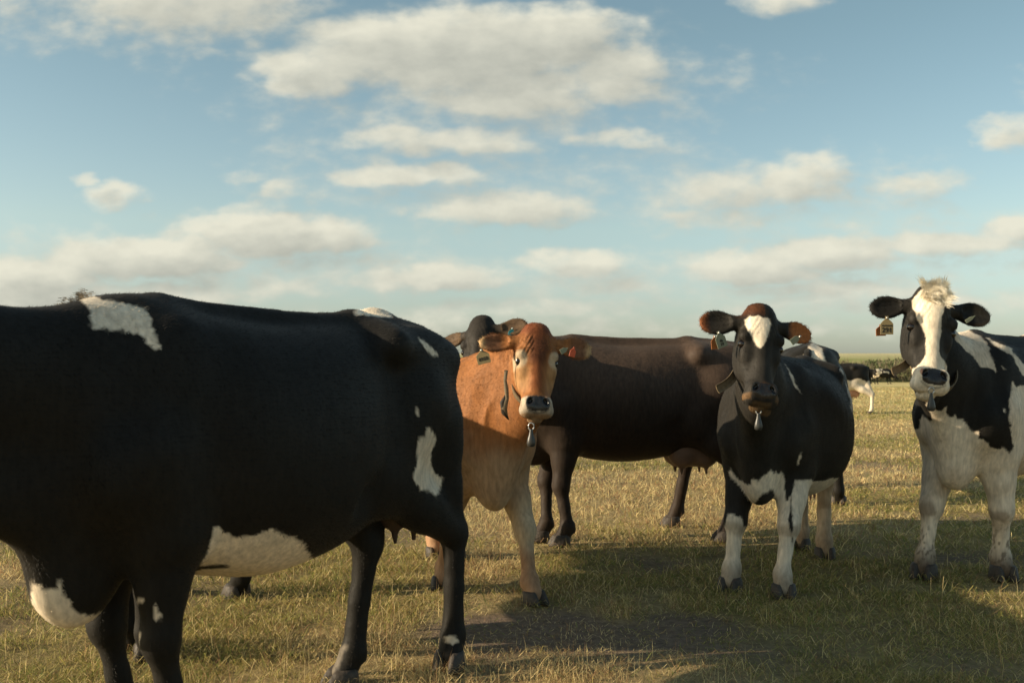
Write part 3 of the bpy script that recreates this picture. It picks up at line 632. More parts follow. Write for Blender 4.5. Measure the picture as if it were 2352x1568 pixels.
# ------------------------------------------------------------------ the herd
def paint_A(c, C):
    pol = [zt(1, [(315,100),(345,135),(350,180),(350,207),(395,205),(420,214),(450,208),(470,215),(500,215),(520,224),(545,232),(560,250),(575,270),(590,288),(603,298),(615,275),(600,240),(590,215),(585,190),(572,150),(560,130),(520,116),(470,108),(390,92),(360,80),(300,80)]),
           [(492,1210),(502,1212),(512,1222),(530,1228),(545,1232),(590,1229),(610,1220),(625,1215),(650,1225),(690,1240),(700,1250),(703,1262),(720,1283),(745,1287),(783,1274),(768,1292),(745,1312),(720,1330),(680,1340),(600,1340),(530,1340),(440,1340),(452,1306),(475,1270),(487,1225)],
           zt(2, [(805,553),(818,565),(838,600),(832,632),(818,650),(815,680),(822,710),(832,735),(845,752),(862,755),(858,780),(850,805),(835,828),(822,810),(805,803),(790,808),(775,800),(765,785),(752,770),(748,740),(756,715),(762,700),(760,660),(763,605),(775,597),(790,590),(800,565)]),
           zt(2, [(762,195),(790,212),(820,240),(850,272),(832,262),(820,278),(800,245)]), zt(2, [(762,470),(768,475),(768,505),(763,500)]),
           zt(1, [(120,1180),(163,1200),(212,1213),(226,1178),(236,1180),(240,1225),(265,1243),(272,1280),(300,1298),(335,1306),(370,1302),(405,1285),(425,1275),(440,1245),(455,1243),(475,1258),(535,1246),(560,1246),(480,1285),(420,1330),(380,1360),(280,1390),(150,1350),(120,1280)]),
           zt(1, [(585,1248),(600,1265),(612,1292),(627,1293),(615,1310),(605,1332),(592,1325),(594,1290)]),
           zt(2, [(868,1385),(920,1383),(922,1400),(905,1412),(880,1408)])]
    pol.append([(812,722),(830,690),(895,690),(900,730),(860,726)])
    ok = ~((c['P'][:, 1] < -.05) & (c['P'][:, 0] < .68) & (c['P'][:, 2] < .58)); C = patches(c, C, pol, jag=2.4, mask=ok*1.0)
    C = patches(c, C, [zt(1, [(527,1375),(550,1372),(540,1400),(530,1440),(512,1480),(510,1440),(520,1400)])], WHITE*.8, jag=6)
    C = patches(c, C, [[(440,1299),(490,1296),(528,1295),(524,1303),(470,1306),(440,1312)], [(742,1306),(760,1290),(783,1280),(775,1292),(750,1308)]], BLACK, jag=1.5)
    C = patches(c, C, [zt(2, [(440,1420),(485,1418),(470,1470),(440,1520),(380,1568),(330,1568),(400,1480)])], (.13, .11, .085), jag=5)
    return C
A = cow("cow", "large black cow in front with a white belly and white shoulder patch", (-.855, 3.46), -127, 1.0,
        [(-1.03, 2.97), (-1.24, 3.12), (-.250, 4.03, math.radians(-108)), (-.64, 3.80, math.radians(-150))], head=(np.array([-1.78, 2.22, 1.36]), np.array([-2.04, 1.86, .95]), (-.5, -.7, .5)),
        paint=paint_A, h=.013, hf=.016, udder=(-.64, .69, .11, .12, .11), skin=M_DSKIN, fur=110000, furlen=.016, bulk=1.08, neck_r=1.05, belly=.035, brisket=1.3, legr=1.08, rear=.80, extra=[(at(858, 737, 4.02), (.09, .07, .055))])

B = cow("cow", "black cow hidden behind the large front cow, one dark hoof seen under its white belly", (-1.58, 4.72), 84, 1.0,
        [(-1.85, 5.38), (-1.455, 5.28, math.radians(140)), (-1.63, 4.30), (-1.50, 4.14)], head=(np.array([-1.60, 6.05, 1.05]), np.array([-1.62, 6.35, .65]), (0, .8, .5)), h=.017, hf=.02, fur=30000, bulk=1.0, udder=(-.40, .62, .13, .17, .13), skin=M_DSKIN)

def paint_J(c, C):
    P, t, s, u = c['px'], c['t'], c['s'], c['u']; z = c['P'][:, 2]; hd = c['head']
    n0 = fbm(c['W']*3.1, 2); C = mixc(C, sstep(.95, .60, z+.5*(n0-.5))*.85*(1-hd), (.40, .27, .155)); C = mixc(C, sstep(.60, .42, z), (.50, .38, .24)); C = mixc(C, sstep(.32, .22, z), (.36, .21, .115))
    n = fbm(c['W']*16, 3)
    C = mixc(C, .6*sstep(.45, .62, n)*(1-hd)*sstep(.7, .95, z), (.29, .11, .03))
    f = hd & (u > -.12)
    C = mixc(C, f*sstep(.14, .02, t+.06*np.abs(s)/.1)*.95, (.16, .045, .018))                       # rusty poll
    C = mixc(C, f*sstep(.046, .016, np.abs(s+.004)+.010*(n-.5))*sstep(.41, .33, t)*.85, (.19, .060, .022))
    C = mixc(C, f*sstep(.075, .03, np.abs(s)+.02*(n-.5))*sstep(.03, .09, t)*sstep(.24, .17, t)*.9, (.105, .036, .015))
    for sg in (-1, 1):
        e = np.sqrt(((t-.180)/.055)**2+((s-sg*.100)/.042)**2); C = mixc(C, f*sstep(1.15, .7, e)*.9, (.52, .40, .26))
    C = mixc(C, f*sstep(.035, .075, np.abs(s))*sstep(.20, .24, t)*sstep(.40, .30, t)*.65, (.46, .27, .12))
    wr = np.sin(t*hd*420+40*np.abs(s)+3*n); C = C*(1-.28*(f*sstep(.05, .08, t)*sstep(.15, .12, t)*sstep(.02, .05, np.abs(s))*sstep(-.1, .8, wr)))[:, None]
    C = mixc(C, hd*(u > -.13)*sstep(.392, .412, t), (.43, .35, .26))                                              # pale ring round the muzzle
    e = np.maximum(np.abs(s)/.064, np.abs(t-.441)/.040); pad = hd*sstep(1.12, 1.0, (np.abs(s)/.066)**3+(np.abs(t-.440)/.042)**3)*(u > -.06)
    C = mixc(C, hd*(u > -.13)*sstep(.488, .50, t), (.32, .20, .11))
    C = mixc(C, pad, (.022, .022, .022)); c['wet'] = pad*1.0
    C = mixc(C, (c['ear'] != 0)*.8*sstep(.75, 1.0, c['earlong']), (.48, .33, .17)); C = mixc(C, c['earin']*.85*sstep(.4, .6, c['earlong'])*sstep(1.0, .85, c['earlong']), (.16, .075, .04))
    return C
J = cow("cow", "ginger jersey cow looking at the camera from behind the large black cow", (-.29, 5.80), -72, .90,
        [(.11, 5.15, math.radians(-50)), (-.385, 5.52, math.radians(-100)), (-.36, 6.36), (-.50, 6.45)], wrinkle=1., hw=1.08, head=(at(1236, 757, 4.98), at(1235, 962, 4.82), (.17, -1, .25)),
        base=(.30, .122, .040), paint=paint_J, hf=.0058, fur=170000, furlen=.013, ears=(dict(L=.225, drop=.10, back=.05, w=.055), dict(L=.225, drop=.10, back=.05, w=.066)), neck_mid=(-.03, 5.2, 1.17), neck_r=1.05)
print("J ears", J['ears'][0][0], J['ears'][1][0])

def paint_C(c, C):
    P, z, t = c['px'], c['P'][:, 2], c['t']
    C = mixc(C, sstep(.85, 1.25, z)*.7*(~c['head']), (.080, .052, .036))  # upper body painted a lighter brown, imitating sunlight along the back
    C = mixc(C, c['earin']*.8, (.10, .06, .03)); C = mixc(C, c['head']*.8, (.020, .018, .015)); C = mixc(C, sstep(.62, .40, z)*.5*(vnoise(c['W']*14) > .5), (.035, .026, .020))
    return C
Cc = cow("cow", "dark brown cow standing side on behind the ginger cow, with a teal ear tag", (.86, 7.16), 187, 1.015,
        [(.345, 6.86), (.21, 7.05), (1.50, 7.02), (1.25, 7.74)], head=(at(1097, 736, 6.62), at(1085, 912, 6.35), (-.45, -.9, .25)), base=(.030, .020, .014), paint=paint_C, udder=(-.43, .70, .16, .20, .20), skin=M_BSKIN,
        fur=90000, ears=(dict(L=.2, drop=-.02, back=.15, w=.055), dict(L=.20, drop=-.05, back=.15, w=.06)), hf=.008, poll_round=1.0)

def paint_D(c, C):
    P, t, s, u, z = c['px'], c['t'], c['s'], c['u'], c['P'][:, 2]; hd = c['head']; nh = ~hd
    C = patches(c, C, [zt(5, [(268,865),(275,890),(290,908),(310,925),(330,938),(352,955),(366,950),(368,925),(385,920),(400,934),(418,918),(430,908),(445,903),(462,880),(475,893),(490,888),(498,900),(510,885),(522,900),(530,935),(528,970),(535,1000),(533,1022),(545,1030),(556,1005),(556,1060),(545,1120),(620,1500),(620,1568),(420,1568),(440,1150),(480,1000),(475,970),(420,1000),(375,1050),(335,990),(300,940),(255,900)]),
        zt(5, [(255,1090),(275,1092),(290,1102),(315,1100),(325,1115),(330,1150),(350,1160),(330,1568),(180,1568),(230,1200)]),
        zt(5, [(578,925),(640,925),(680,935),(720,930),(750,915),(770,920),(800,915),(820,1568),(560,1568),(570,1150),(560,1000)]),
        zt(5, [(760,340),(790,345),(812,352),(850,380),(880,420),(900,560),(900,700),(885,750),(885,690),(875,650),(862,610),(845,580),(843,540),(832,510),(833,480),(820,450),(822,430),(793,400),(805,375)]),
        zt(5, [(520,352),(545,385),(570,425),(580,460),(600,492),(610,515),(590,492),(577,475),(565,450),(545,400)]), zt(5, [(612,795),(605,822),(593,862),(590,850),(598,810)])], mask=nh, jag=2.6)
    C = mixc(C, sstep(.62, .5, z)*sstep(.3, .45, fbm(c['W']*9, 3))*.35*nh, (.30, .20, .10)*(np.array([1, 1, 1])*(C.mean()>0))) if False else C
    leg = (z < .6) & (C[:, 0] > .3); C = mixc(C, leg*.55*sstep(.6, .85, fbm(c['W']*11+5, 3)+.4*np.exp(-((z-.34)/.04)**2)), (.25, .18, .11)); C = mixc(C, leg*sstep(.20, .07, z)*.75, (.16, .115, .07))
    hx = c['W'][:, 1] > 5.9; C = mixc(C, (leg & hx)*.5, (.30, .19, .10))
    C = patches(c, C, [zt(5, [(335,155),(345,148),(360,138),(380,142),(400,133),(425,148),(450,145),(465,175),(458,195),(455,215),(446,240),(435,262),(424,280),(412,295),(400,285),(388,270),(375,250),(362,225),(350,208),(345,190),(338,175)])], WHITE*1.08, mask=hd*1.0, jag=1.6)
    C = mixc(C, hd*sstep(.06, 0, t)*(s < 0)*.7*(C[:, 0] < .2), RUST*.5)
    C = mixc(C, (C[:, 0] < .1)*hd*sstep(.15, .3, t)*.8, (.030, .027, .023))
    ring = hd*sstep(.395, .41, t)*(C[:, 0] < .1); C = mixc(C, ring*sstep(.058, .072, np.abs(s))*sstep(.45, .465, t)*sstep(.492, .484, t), (.13, .075, .035)); C = mixc(C, hd*(u > -.13)*sstep(.49, .497, t)*sstep(.06,.04,np.abs(s)), (.10, .062, .03))
    C = mixc(C, hd*np.exp(-((t-.405)/.010)**2-((s-.012)/.022)**2)*.8, (.20, .09, .035))
    pad = hd*sstep(1.1, 1.0, (np.abs(s)/.062)**3+(np.abs(t-.442)/.040)**3)*(u > -.06); C = mixc(C, pad, (.020, .015, .012)); c['wet'] = pad*1.0
    C = mixc(C, (c['ear'] != 0)*.9*sstep(.80, 1.0, c['earlong']), RUST*.8); C = mixc(C, (c['ear'] < 0)*c['earin']*.0, RUST); C = mixc(C, (c['ear'] == 1)*c['earin']*sstep(.3, .55, c['earlong']), (.34, .12, .035))
    C = mixc(C, (c['ear'] != 0)*sstep(1.0, 1.05, c['earlong'])*.6, RUST)
    return C
D = cow("cow", "black cow with a white forehead triangle, white lower legs and rusty ears", (1.66, 5.98), -119, .905,
        [(1.445, 5.30, math.radians(-95)), (1.20, 5.47, math.radians(-115)), (2.01, 6.40, math.radians(-100)), (1.955, 6.74)], head=(at(1755, 714, 5.02), at(1754, 936, 4.84), (.17, -1, .22)), paint=paint_D, hf=.0058, fur=170000, furlen=.012,
        ears=(dict(L=.21, drop=.08, back=.2, w=.068), dict(L=.205, drop=.0, back=.1, w=.062)), udder=(-.42, .60, .13, .14, .11), base=(.020, .0175, .0138), bulk=1.22, belly=.05, legr=1.22, neck_mid=(1.30, 5.20, 1.12))

def paint_E(c, C):
    P, t, s, u, z = c['px'], c['t'], c['s'], c['u'], c['P'][:, 2]; hd = c['head']; nh = ~hd
    C = patches(c, C, [zt(7, [(215,765),(240,755),(262,757),(275,745),(270,720),(283,690),(300,700),(318,715),(330,712),(326,690),(315,665),(298,640),(305,625),(325,620),(340,655),(360,668),(375,668),(385,655),(400,645),(398,675),(412,695),(425,698),(440,690),(455,712),(470,710),(485,725),(500,740),(510,755),(530,772),(550,770),(552,800),(575,808),(598,820),(605,842),(630,846),(650,852),(665,842),(690,858),(700,870),(713,845),(712,800),(702,750),(710,735),(698,720),(695,690),(700,660),(695,620),(705,580),(712,530),(730,558),(750,545),(790,552),(900,560),(900,1568),(150,1568),(200,850)]),
        zt(7, [(440,262),(470,256),(505,285),(530,300),(560,310),(590,345),(605,375),(600,385),(620,425),(634,465),(634,488),(618,475),(600,465),(570,462),(555,452),(540,430),(520,400),(480,375),(460,350),(440,330)]),
        zt(7, [(580,318),(600,322),(620,335),(650,348),(680,360),(712,372),(710,385),(740,420),(767,445),(800,470),(800,520),(767,505),(745,470),(725,430),(708,402),(680,390),(650,372),(620,350)]), zt(7, [(659,454),(670,460),(682,482),(672,475)]), zt(7, [(730,295),(780,290),(800,312),(760,312)])], mask=nh*1.0, jag=2.4)
    C = patches(c, C, [zt(7, [(668,655),(676,660),(676,675),(670,672)])], WHITE, mask=nh*1.0, jag=.5)
    w = nh & (C[:, 0] > .3); n = fbm(c['W']*10, 4)
    C = mixc(C, w*sstep(.35, .75, n)*.35, (.46, .33, .21)); C = mixc(C, w*np.exp(-((c['P'][:, 2]-.54*1)/.06)**2)*(c['P'][:, 0] > .55)*.15*sstep(.3, .6, n), (.12, .08, .05))
    leg = w & (z < .5); C = mixc(C, leg*.55*sstep(.66, .9, n+.38*np.exp(-((z-.38)/.05)**2)), (.14, .10, .07)); C = mixc(C, leg*sstep(.22, .06, z)*sstep(.2, .6, n+.2), (.12, .085, .055))
    C = mixc(C, leg*sstep(.60, .66, vnoise(c['W']*70))*sstep(.4, .2, z)*.7, (.10, .07, .045))
    C = patches(c, C, [zt(8, [(515,300),(520,270),(545,230),(600,160),(700,120),(800,150),(850,220),(872,262),(878,290),(865,310),(852,340),(842,400),(825,440),(820,480),(824,600),(812,650),(805,700),(802,800),(815,845),(850,890),(880,940),(900,1010),(890,1060),(850,1105),(830,1140),(800,1180),(780,1192),(790,1220),(760,1252),(720,1260),(680,1240),(640,1210),(600,1180),(580,1165),(560,1110),(470,1110),(450,1030),(510,985),(560,960),(600,920),(640,865),(655,830),(664,780),(660,740),(665,700),(660,650),(655,620),(630,570),(622,530),(590,490),(570,460),(560,410),(545,375),(520,350)])], WHITE*1.1, mask=hd*1.0, jag=1.6)
    C = mixc(C, hd*(u > -.125)*sstep(.395, .415, t), WHITE*1.05)
    C = mixc(C, (C[:, 0] < .1)*hd*.8, (.028, .025, .021))
    pad = hd*sstep(1.1, 1.0, (np.abs(s)/.060)**3+(np.abs(t-.440)/.039)**3)*(u > -.06); C = mixc(C, pad, (.024, .020, .019)); c['wet'] = pad*1.0
    C = mixc(C, hd*sstep(1.0, .6, np.sqrt(((t-.425)/.022)**2+((s+.060)/.013)**2))*.8, (.30, .10, .06))
    C = mixc(C, (c['ear'] == 1)*c['earin']*sstep(.62, .75, c['earlong']), (.075, .055, .036))
    return C
E = cow("cow", "black and white cow with a white blaze, white legs and a numbered yellow tag", (3.06, 6.20), -137, 1.0,
        [(2.83, 5.74, math.radians(-95)), (2.40, 5.80, math.radians(-125)), (3.55, 6.35), (3.78, 6.75)], head=(at(2150, 672, 5.38), at(2144, 906, 5.20), (.05, -1, .2)), paint=paint_E, hf=.0058, fur=190000, furlen=.012,
        legr=1.27, ears=(dict(L=.195, drop=.24, back=.15, w=.060), dict(L=.215, drop=-.06, back=.1, w=.062)), neck_mid=(2.45, 5.62, 1.22), bulk=1.05)

def paint_F(c, C):
    return patches(c, C, [zt(0, [(1832,830),(1850,812),(1858,795),(1868,785),(1888,800),(1892,815),(1900,835)])], WHITE)
Fc = cow("cow", "rump of a cow with a white hip, rising behind the rusty-eared black cow", (2.92, 9.75), 72, 1.03, [(2.85, 10.4), (3.2, 10.3), (2.62, 9.1), (2.95, 9.0)], paint=paint_F, h=.02, hf=.02, fur=15000, furw=.002)
def paint_H(c, C):
    P, z, y = c['px'], c['P'][:, 2], c['P'][:, 0]
    n = (fbm(c['W']*6, 2)-.5)*.2
    C = mixc(C, sstep(.01, -.01, z-.93+n)*1.0, WHITE*.95); return mixc(C, sstep(1.24, 1.27, z+n*.5)*(y < -.4)*(y > -.9)*.0+sstep(.0, .02, -.45-y)*sstep(1.0, 1.02, z)*0, WHITE)
Hc = cow("cow", "distant cow with black rump, white hind legs and pink udder in open field", (9.2, 28.3), 180, 1.0, [(8.55, 28.1), (8.5, 28.5), (10.08, 28.0), (9.62, 28.5)], paint=paint_H, h=.022, hf=.022, fur=12000, furw=.003, udder=(-.48, .66, .15, .20, .2), eyes=True)
def far_paint(seed):
    def f(c, C): return mixc(C, sstep(.60, .62, fbm(c['P']*3.1+seed, 2)), WHITE)
    return f
K1 = cow("cow", "tiny black cow grazing far off at the foot of the scrub, left of a pair", (33.6, 95), 180, 1.0, [(33.0, 94.8), (32.9, 95.2), (34.2, 94.8), (34.1, 95.2)], head=(np.array([32.4, 94.9, .8]), np.array([32.1, 94.9, .35]), (-.8, 0, .3)), paint=far_paint(3.3), h=.04, hf=.04, fur=0, eyes=False, group="cows grazing far away by the scrub")
K2 = cow("cow", "tiny black cow with a white belly far off by the scrub, right of a pair", (34.4, 92.5), 10, 1.0, [(35.0, 92.7), (35.1, 92.3), (33.8, 92.7), (33.9, 92.3)], head=(np.array([35.6, 92.4, .9]), np.array([35.9, 92.4, .4]), (.8, 0, .3)), paint=far_paint(7.7), h=.04, hf=.04, fur=0, eyes=False, group="cows grazing far away by the scrub")
exec_later = True
# ---- tags, collars, tufts
ear_tag(J, 1109, 818, 4.93, .066, .075, M_TAG, rot=-14, yaw=-5, texts=[("8950", .024, 0, -.014)], neck=True)
ear_tag(J, 1316, 808, 4.90, .030, .050, M_TAGR, rot=15, yaw=10, pin=False); ear_tag(J, 1296, 804, 4.88, .026, .042, M_TAGP, rot=60, yaw=10, pin=False)
ear_tag(D, 1655, 779, 4.96, .058, .085, M_TAGP, rot=-20, yaw=20, texts=[("46", .02, 0, -.008), ("29", .02, 0, -.026)]); ear_tag(D, 1642, 786, 4.99, .050, .070, M_TAGO, rot=-5, yaw=30)
ear_tag(D, 1828, 779, 4.93, .032, .060, M_TAGP, rot=55, yaw=10)
ear_tag(E, 2037, 747, 5.33, .068, .098, M_TAG, rot=0, yaw=-3, texts=[("291", .036, 0, -.026), ("KNOWLES", .0115, 0, -.002)]); ear_tag(E, 2023, 758, 5.37, .058, .062, M_TAGO, rot=-2, yaw=10, pin=False)
ear_tag(E, 2229, 732, 5.28, .020, .062, M_TAGP, rot=58, yaw=5, pin=False)
ear_tag(Cc, 1175, 765, 6.55, .045, .075, M_TAGT, rot=10, yaw=5)
# collars: loops round the neck, slack at the throat
def neck_collar(I, cxp, a, b, axis_, **k): return collar(I, cxp, axis_, a, b, (1, 0, 0), **k)
def ribbon(I, pts, w, wd, name="strap_end", mat=None, th=.004):
    """a stiff curved strap standing off the neck"""
    P = [np.asarray(p)-I['O'] for p in pts]; P = [P[0]]+[lerp(P[i], P[i+1], t) for i in range(len(P)-1) for t in (.33, .66, 1)]
    for _ in range(3): P = [P[0]]+[(P[i-1]+2*P[i]+P[i+1])/4 for i in range(1, len(P)-1)]+[P[-1]]
    rings = []
    for i, p in enumerate(P):
        d = nrm(P[min(i+1, len(P)-1)]-P[max(i-1, 0)]); wv = nrm(np.asarray(wd)-d*(np.asarray(wd)@d)); nn = np.cross(d, wv)
        prof = [(-.5, 0), (-.25, -.16), (.25, -.16), (.5, 0)]
        rings.append(np.array([p+wv*w*a+nn*w*b for a, b in prof]+[p+wv*w*a+nn*(w*b+th) for a, b in prof[::-1]]))
    return add_mesh(name, [capped(rings)], mat or M_STRAP, I['root'], False)
neck_collar(D, at(1738, 850, 5.16), .105, .16, (.12, -.62, .55), width=.042)
ribbon(D, [at(1700, 830, 5.16), at(1690, 858, 5.10), at(1674, 880, 5.05), at(1648, 894, 5.02)], .046, (.55, .15, -.8))
weight(D, at(1742, 948, 4.90), .085, .021)
neck_collar(E, at(2142, 838, 5.50), .12, .18, (.10, -.62, .55), width=.042)
ribbon(E, [at(2100, 812, 5.46), at(2088, 830, 5.42), at(2072, 845, 5.38), at(2050, 853, 5.35)], .046, (.5, .15, -.8))
weight(E, at(2139, 902, 5.17), .095, .022)
neck_collar(J, at(1222, 880, 5.04), .10, .14, (.05, -.7, .6), width=.030)
weight(J, at(1220, 985, 4.80), .085, .022)
sw = at(1163, 850, 4.95)-J['O']
add_mesh("strap_end", [tube([sw, sw+[-.006, -.01, -.05], sw+[.0, -.01, -.09], sw+[.004, -.012, -.14], sw+[-.012, -.01, -.19], sw+[.006, -.01, -.24]], [.009, .008, .011, .009, .016, .004], 8, .4, (0, 1, 0))], M_STRAP, J['root'])
add_mesh("strap_end", [tube([sw+[.0, -.01, -.12], sw+[-.018, -.01, -.16], sw+[-.012, -.01, -.21], sw+[.012, -.01, -.245]], [.005, .014, .013, .003], 8, .4, (0, 1, 0))], M_STRAPD, J['root'])
pol = [E['hp'](t, s_, -.0) for t in np.linspace(-.03, .05, 7) for s_ in np.linspace(-.045, .045, 9)]
tuft(E, pol, .062, 2600, (.90, .81, .64), dirv=(.08, -.12, 1.0), spread=.40, wid=.0010, curl=.5, jcol=.1); tuft(E, pol, .065, 2600, (.90, .82, .66), dirv=(.05, -.34, -.30), spread=.40, wid=.0010, curl=.25, jcol=.1)
pa = px_of(A['W']); top = []
for x in np.arange(120, 225, 4):                                       # ridge of the neck just before the withers
    m = np.nonzero(np.abs(pa[:, 0]-x) < 3)[0]
    if len(m): top.append(A['W'][m[np.argmin(pa[m, 1])]])
tuft(A, np.array(top), .018, 220, (.22, .18, .13), name="withers_hair", dirv=(-1, 0, .10), spread=.10, wid=.0009, curl=.03)

# ------------------------------------------------------------------ ground, hill, scrub, grass
def cover(P):
    """how green, how bare the ground is at P (x,y)"""
    Q = np.concatenate([P, np.zeros((len(P), 1))], 1)
    g = fbm(Q*.55+31, 4); b = fbm(Q*1.1+77, 4)
    Q = Q+(fbm(Q*2.3+5, 3)-.5)[:, None]*1.0; P = Q[:, :2]
    dirt = np.exp(-(((P[:, 0]-.35)/.75)**2+((P[:, 1]-4.55)/.55)**2))*1.0+.55*np.exp(-(((P[:, 0]-1.1)/.8)**2+((P[:, 1]-6.5)/.35)**2))
    return g, np.clip(sstep(.36, .62, b*.7+.36*dirt), 0, 1)
def soil_mat():
    m, nt, b = new_mat("pasture"); L = nt.links.new; N = nt.nodes.new
    a = N('ShaderNodeAttribute'); a.attribute_name = "Col"; tc = N('ShaderNodeTexCoord')
    n1 = N('ShaderNodeTexNoise'); n1.inputs['Scale'].default_value = 22; n1.inputs['Detail'].default_value = 9; n1.inputs['Roughness'].default_value = .7; L(tc.outputs['Object'], n1.inputs['Vector'])
    n2 = N('ShaderNodeTexNoise'); n2.inputs['Scale'].default_value = .35; n2.inputs['Detail'].default_value = 8; n2.inputs['Roughness'].default_value = .65; L(tc.outputs['Object'], n2.inputs['Vector'])
    r = N('ShaderNodeMapRange'); r.inputs[1].default_value = .3; r.inputs[2].default_value = .7; r.inputs[3].default_value = .55; r.inputs[4].default_value = 1.45; L(n1.outputs['Fac'], r.inputs[0])
    r2 = N('ShaderNodeMapRange'); r2.inputs[1].default_value = .35; r2.inputs[2].default_value = .65; r2.inputs[3].default_value = .82; r2.inputs[4].default_value = 1.15; L(n2.outputs['Fac'], r2.inputs[0])
    mm = N('ShaderNodeMath'); mm.operation = 'MULTIPLY'; L(r.outputs[0], mm.inputs[0]); L(r2.outputs[0], mm.inputs[1])
    mx = N('ShaderNodeMix'); mx.data_type = 'RGBA'; mx.blend_type = 'MULTIPLY'; mx.inputs[0].default_value = 1; L(a.outputs['Color'], mx.inputs[6]); L(mm.outputs[0], mx.inputs[7]); L(mx.outputs[2], b.inputs['Base Color'])
    b.inputs['Roughness'].default_value = .95; b.inputs['Specular IOR Level'].default_value = .1
    bp = N('ShaderNodeBump'); bp.inputs['Strength'].default_value = .8; bp.inputs['Distance'].default_value = .03; L(n1.outputs['Fac'], bp.inputs['Height']); L(bp.outputs[0], b.inputs['Normal'])
    return m
M_SOIL = soil_mat()
def build_ground():
    def ramp(lim, s0, g):
        x = [0]; st = s0
        while x[-1] < lim: x.append(x[-1]+st); st = st*g if x[-1] > 5 else st
        return np.array(x)
    px_ = ramp(1800, .07, 1.09); xs = np.concatenate([-px_[:0:-1], px_]); ys = np.concatenate([-ramp(60, .6, 1.3)[:0:-1], ramp(1800, .06, 1.055)])
    X, Y = np.meshgrid(xs, ys); P = np.stack([X.ravel(), Y.ravel()], 1); d = np.hypot(P[:, 0], P[:, 1]); Q3 = np.concatenate([P, np.zeros((len(P), 1))], 1)
    z = (fbm(Q3*1.3, 3)-.5)*.03*sstep(40, 10, d)
    z = z+(fbm(Q3*7, 2)-.5)*.012*sstep(9, 5, d)
    g, bare = cover(P)
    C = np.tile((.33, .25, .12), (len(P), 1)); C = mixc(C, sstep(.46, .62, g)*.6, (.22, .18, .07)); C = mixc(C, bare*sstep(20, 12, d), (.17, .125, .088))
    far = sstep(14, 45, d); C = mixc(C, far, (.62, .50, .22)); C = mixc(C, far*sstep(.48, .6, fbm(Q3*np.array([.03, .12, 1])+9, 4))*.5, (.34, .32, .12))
    n = len(xs); m = len(ys); I = (np.arange(m-1)[:, None]*n+np.arange(n-1)[None, :]).ravel(); F4 = np.stack([I, I+1, I+n+1, I+n], 1)
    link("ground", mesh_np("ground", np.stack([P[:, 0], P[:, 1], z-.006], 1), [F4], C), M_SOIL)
    tag(bpy.data.objects["ground"], kind="structure")
    # the rising field behind the scrub
    xs = np.linspace(-500, 600, 260); ys = np.array([108, 112, 118, 126, 136, 150, 170, 195, 225, 260, 300, 340, 380, 430, 500, 620]); zz = np.array([-.3, .35, .9, 1.5, 2.1, 2.8, 3.5, 4.3, 5.0, 5.6, 6.1, 6.35, 6.4, 6.3, 6., 5])
    X, Y = np.meshgrid(xs, ys); Z = np.repeat(zz[:, None], len(xs), 1); P3 = np.stack([X.ravel(), Y.ravel(), Z.ravel()], 1)
    q = np.stack([P3[:, 0]*.012, P3[:, 1]*.05, 0*P3[:, 0]], 1); P3[:, 2] += (fbm(q*.8, 3)-.5)*.8*sstep(110, 160, P3[:, 1])
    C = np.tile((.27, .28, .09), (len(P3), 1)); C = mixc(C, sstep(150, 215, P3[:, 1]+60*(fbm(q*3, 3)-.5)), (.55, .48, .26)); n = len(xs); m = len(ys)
    I = (np.arange(m-1)[:, None]*n+np.arange(n-1)[None, :]).ravel(); F4 = np.stack([I, I+1, I+n+1, I+n], 1)
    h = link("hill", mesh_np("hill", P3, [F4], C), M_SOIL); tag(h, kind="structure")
build_ground()
def leaf_mat(name, rough=.7, trans=.25):
    m, nt, b = new_mat(name); L = nt.links.new; a = nt.nodes.new('ShaderNodeAttribute'); a.attribute_name = "Col"; L(a.outputs['Color'], b.inputs['Base Color'])
    b.inputs['Roughness'].default_value = rough; b.inputs['Specular IOR Level'].default_value = .25
    t = nt.nodes.new('ShaderNodeBsdfTranslucent'); L(a.outputs['Color'], t.inputs[0]); mx = nt.nodes.new('ShaderNodeMixShader'); mx.inputs[0].default_value = trans*1.9
    L(b.outputs[0], mx.inputs[1]); L(t.outputs[0], mx.inputs[2]); L(mx.outputs[0], nt.nodes['Material Output'].inputs[0]); return m
M_GRASS = leaf_mat("grass_blades")
def blades(P, H, Wd, lean, col, curve=.4):
    n = len(P); a = rng.uniform(0, 2*np.pi, n); dx = np.stack([np.cos(a), np.sin(a), np.zeros(n)], 1); a2 = rng.uniform(0, 2*np.pi, n); side = np.stack([np.cos(a2), np.sin(a2), np.zeros(n)], 1)
    up = np.array([0, 0, 1.]); lean = lean[:, None]; H = H[:, None]; w = side*Wd[:, None]
    d0 = up*np.cos(lean*.55)+dx*np.sin(lean*.55); d1 = up*np.cos(lean*(1+curve))+dx*np.sin(lean*(1+curve))
    p1 = P+d0*H*.5; p2 = p1+d1*H*.5
    V = np.stack([P-w, P+w, p1+w*.8, p1-w*.8, p2], 1).reshape(-1, 3); V[:, 2] = np.maximum(V[:, 2], .002)
    b = np.arange(n)*5; return V, np.stack([b, b+1, b+2, b+3], 1), np.stack([b+3, b+2, b+4], 1), np.repeat(col, 5, axis=0)
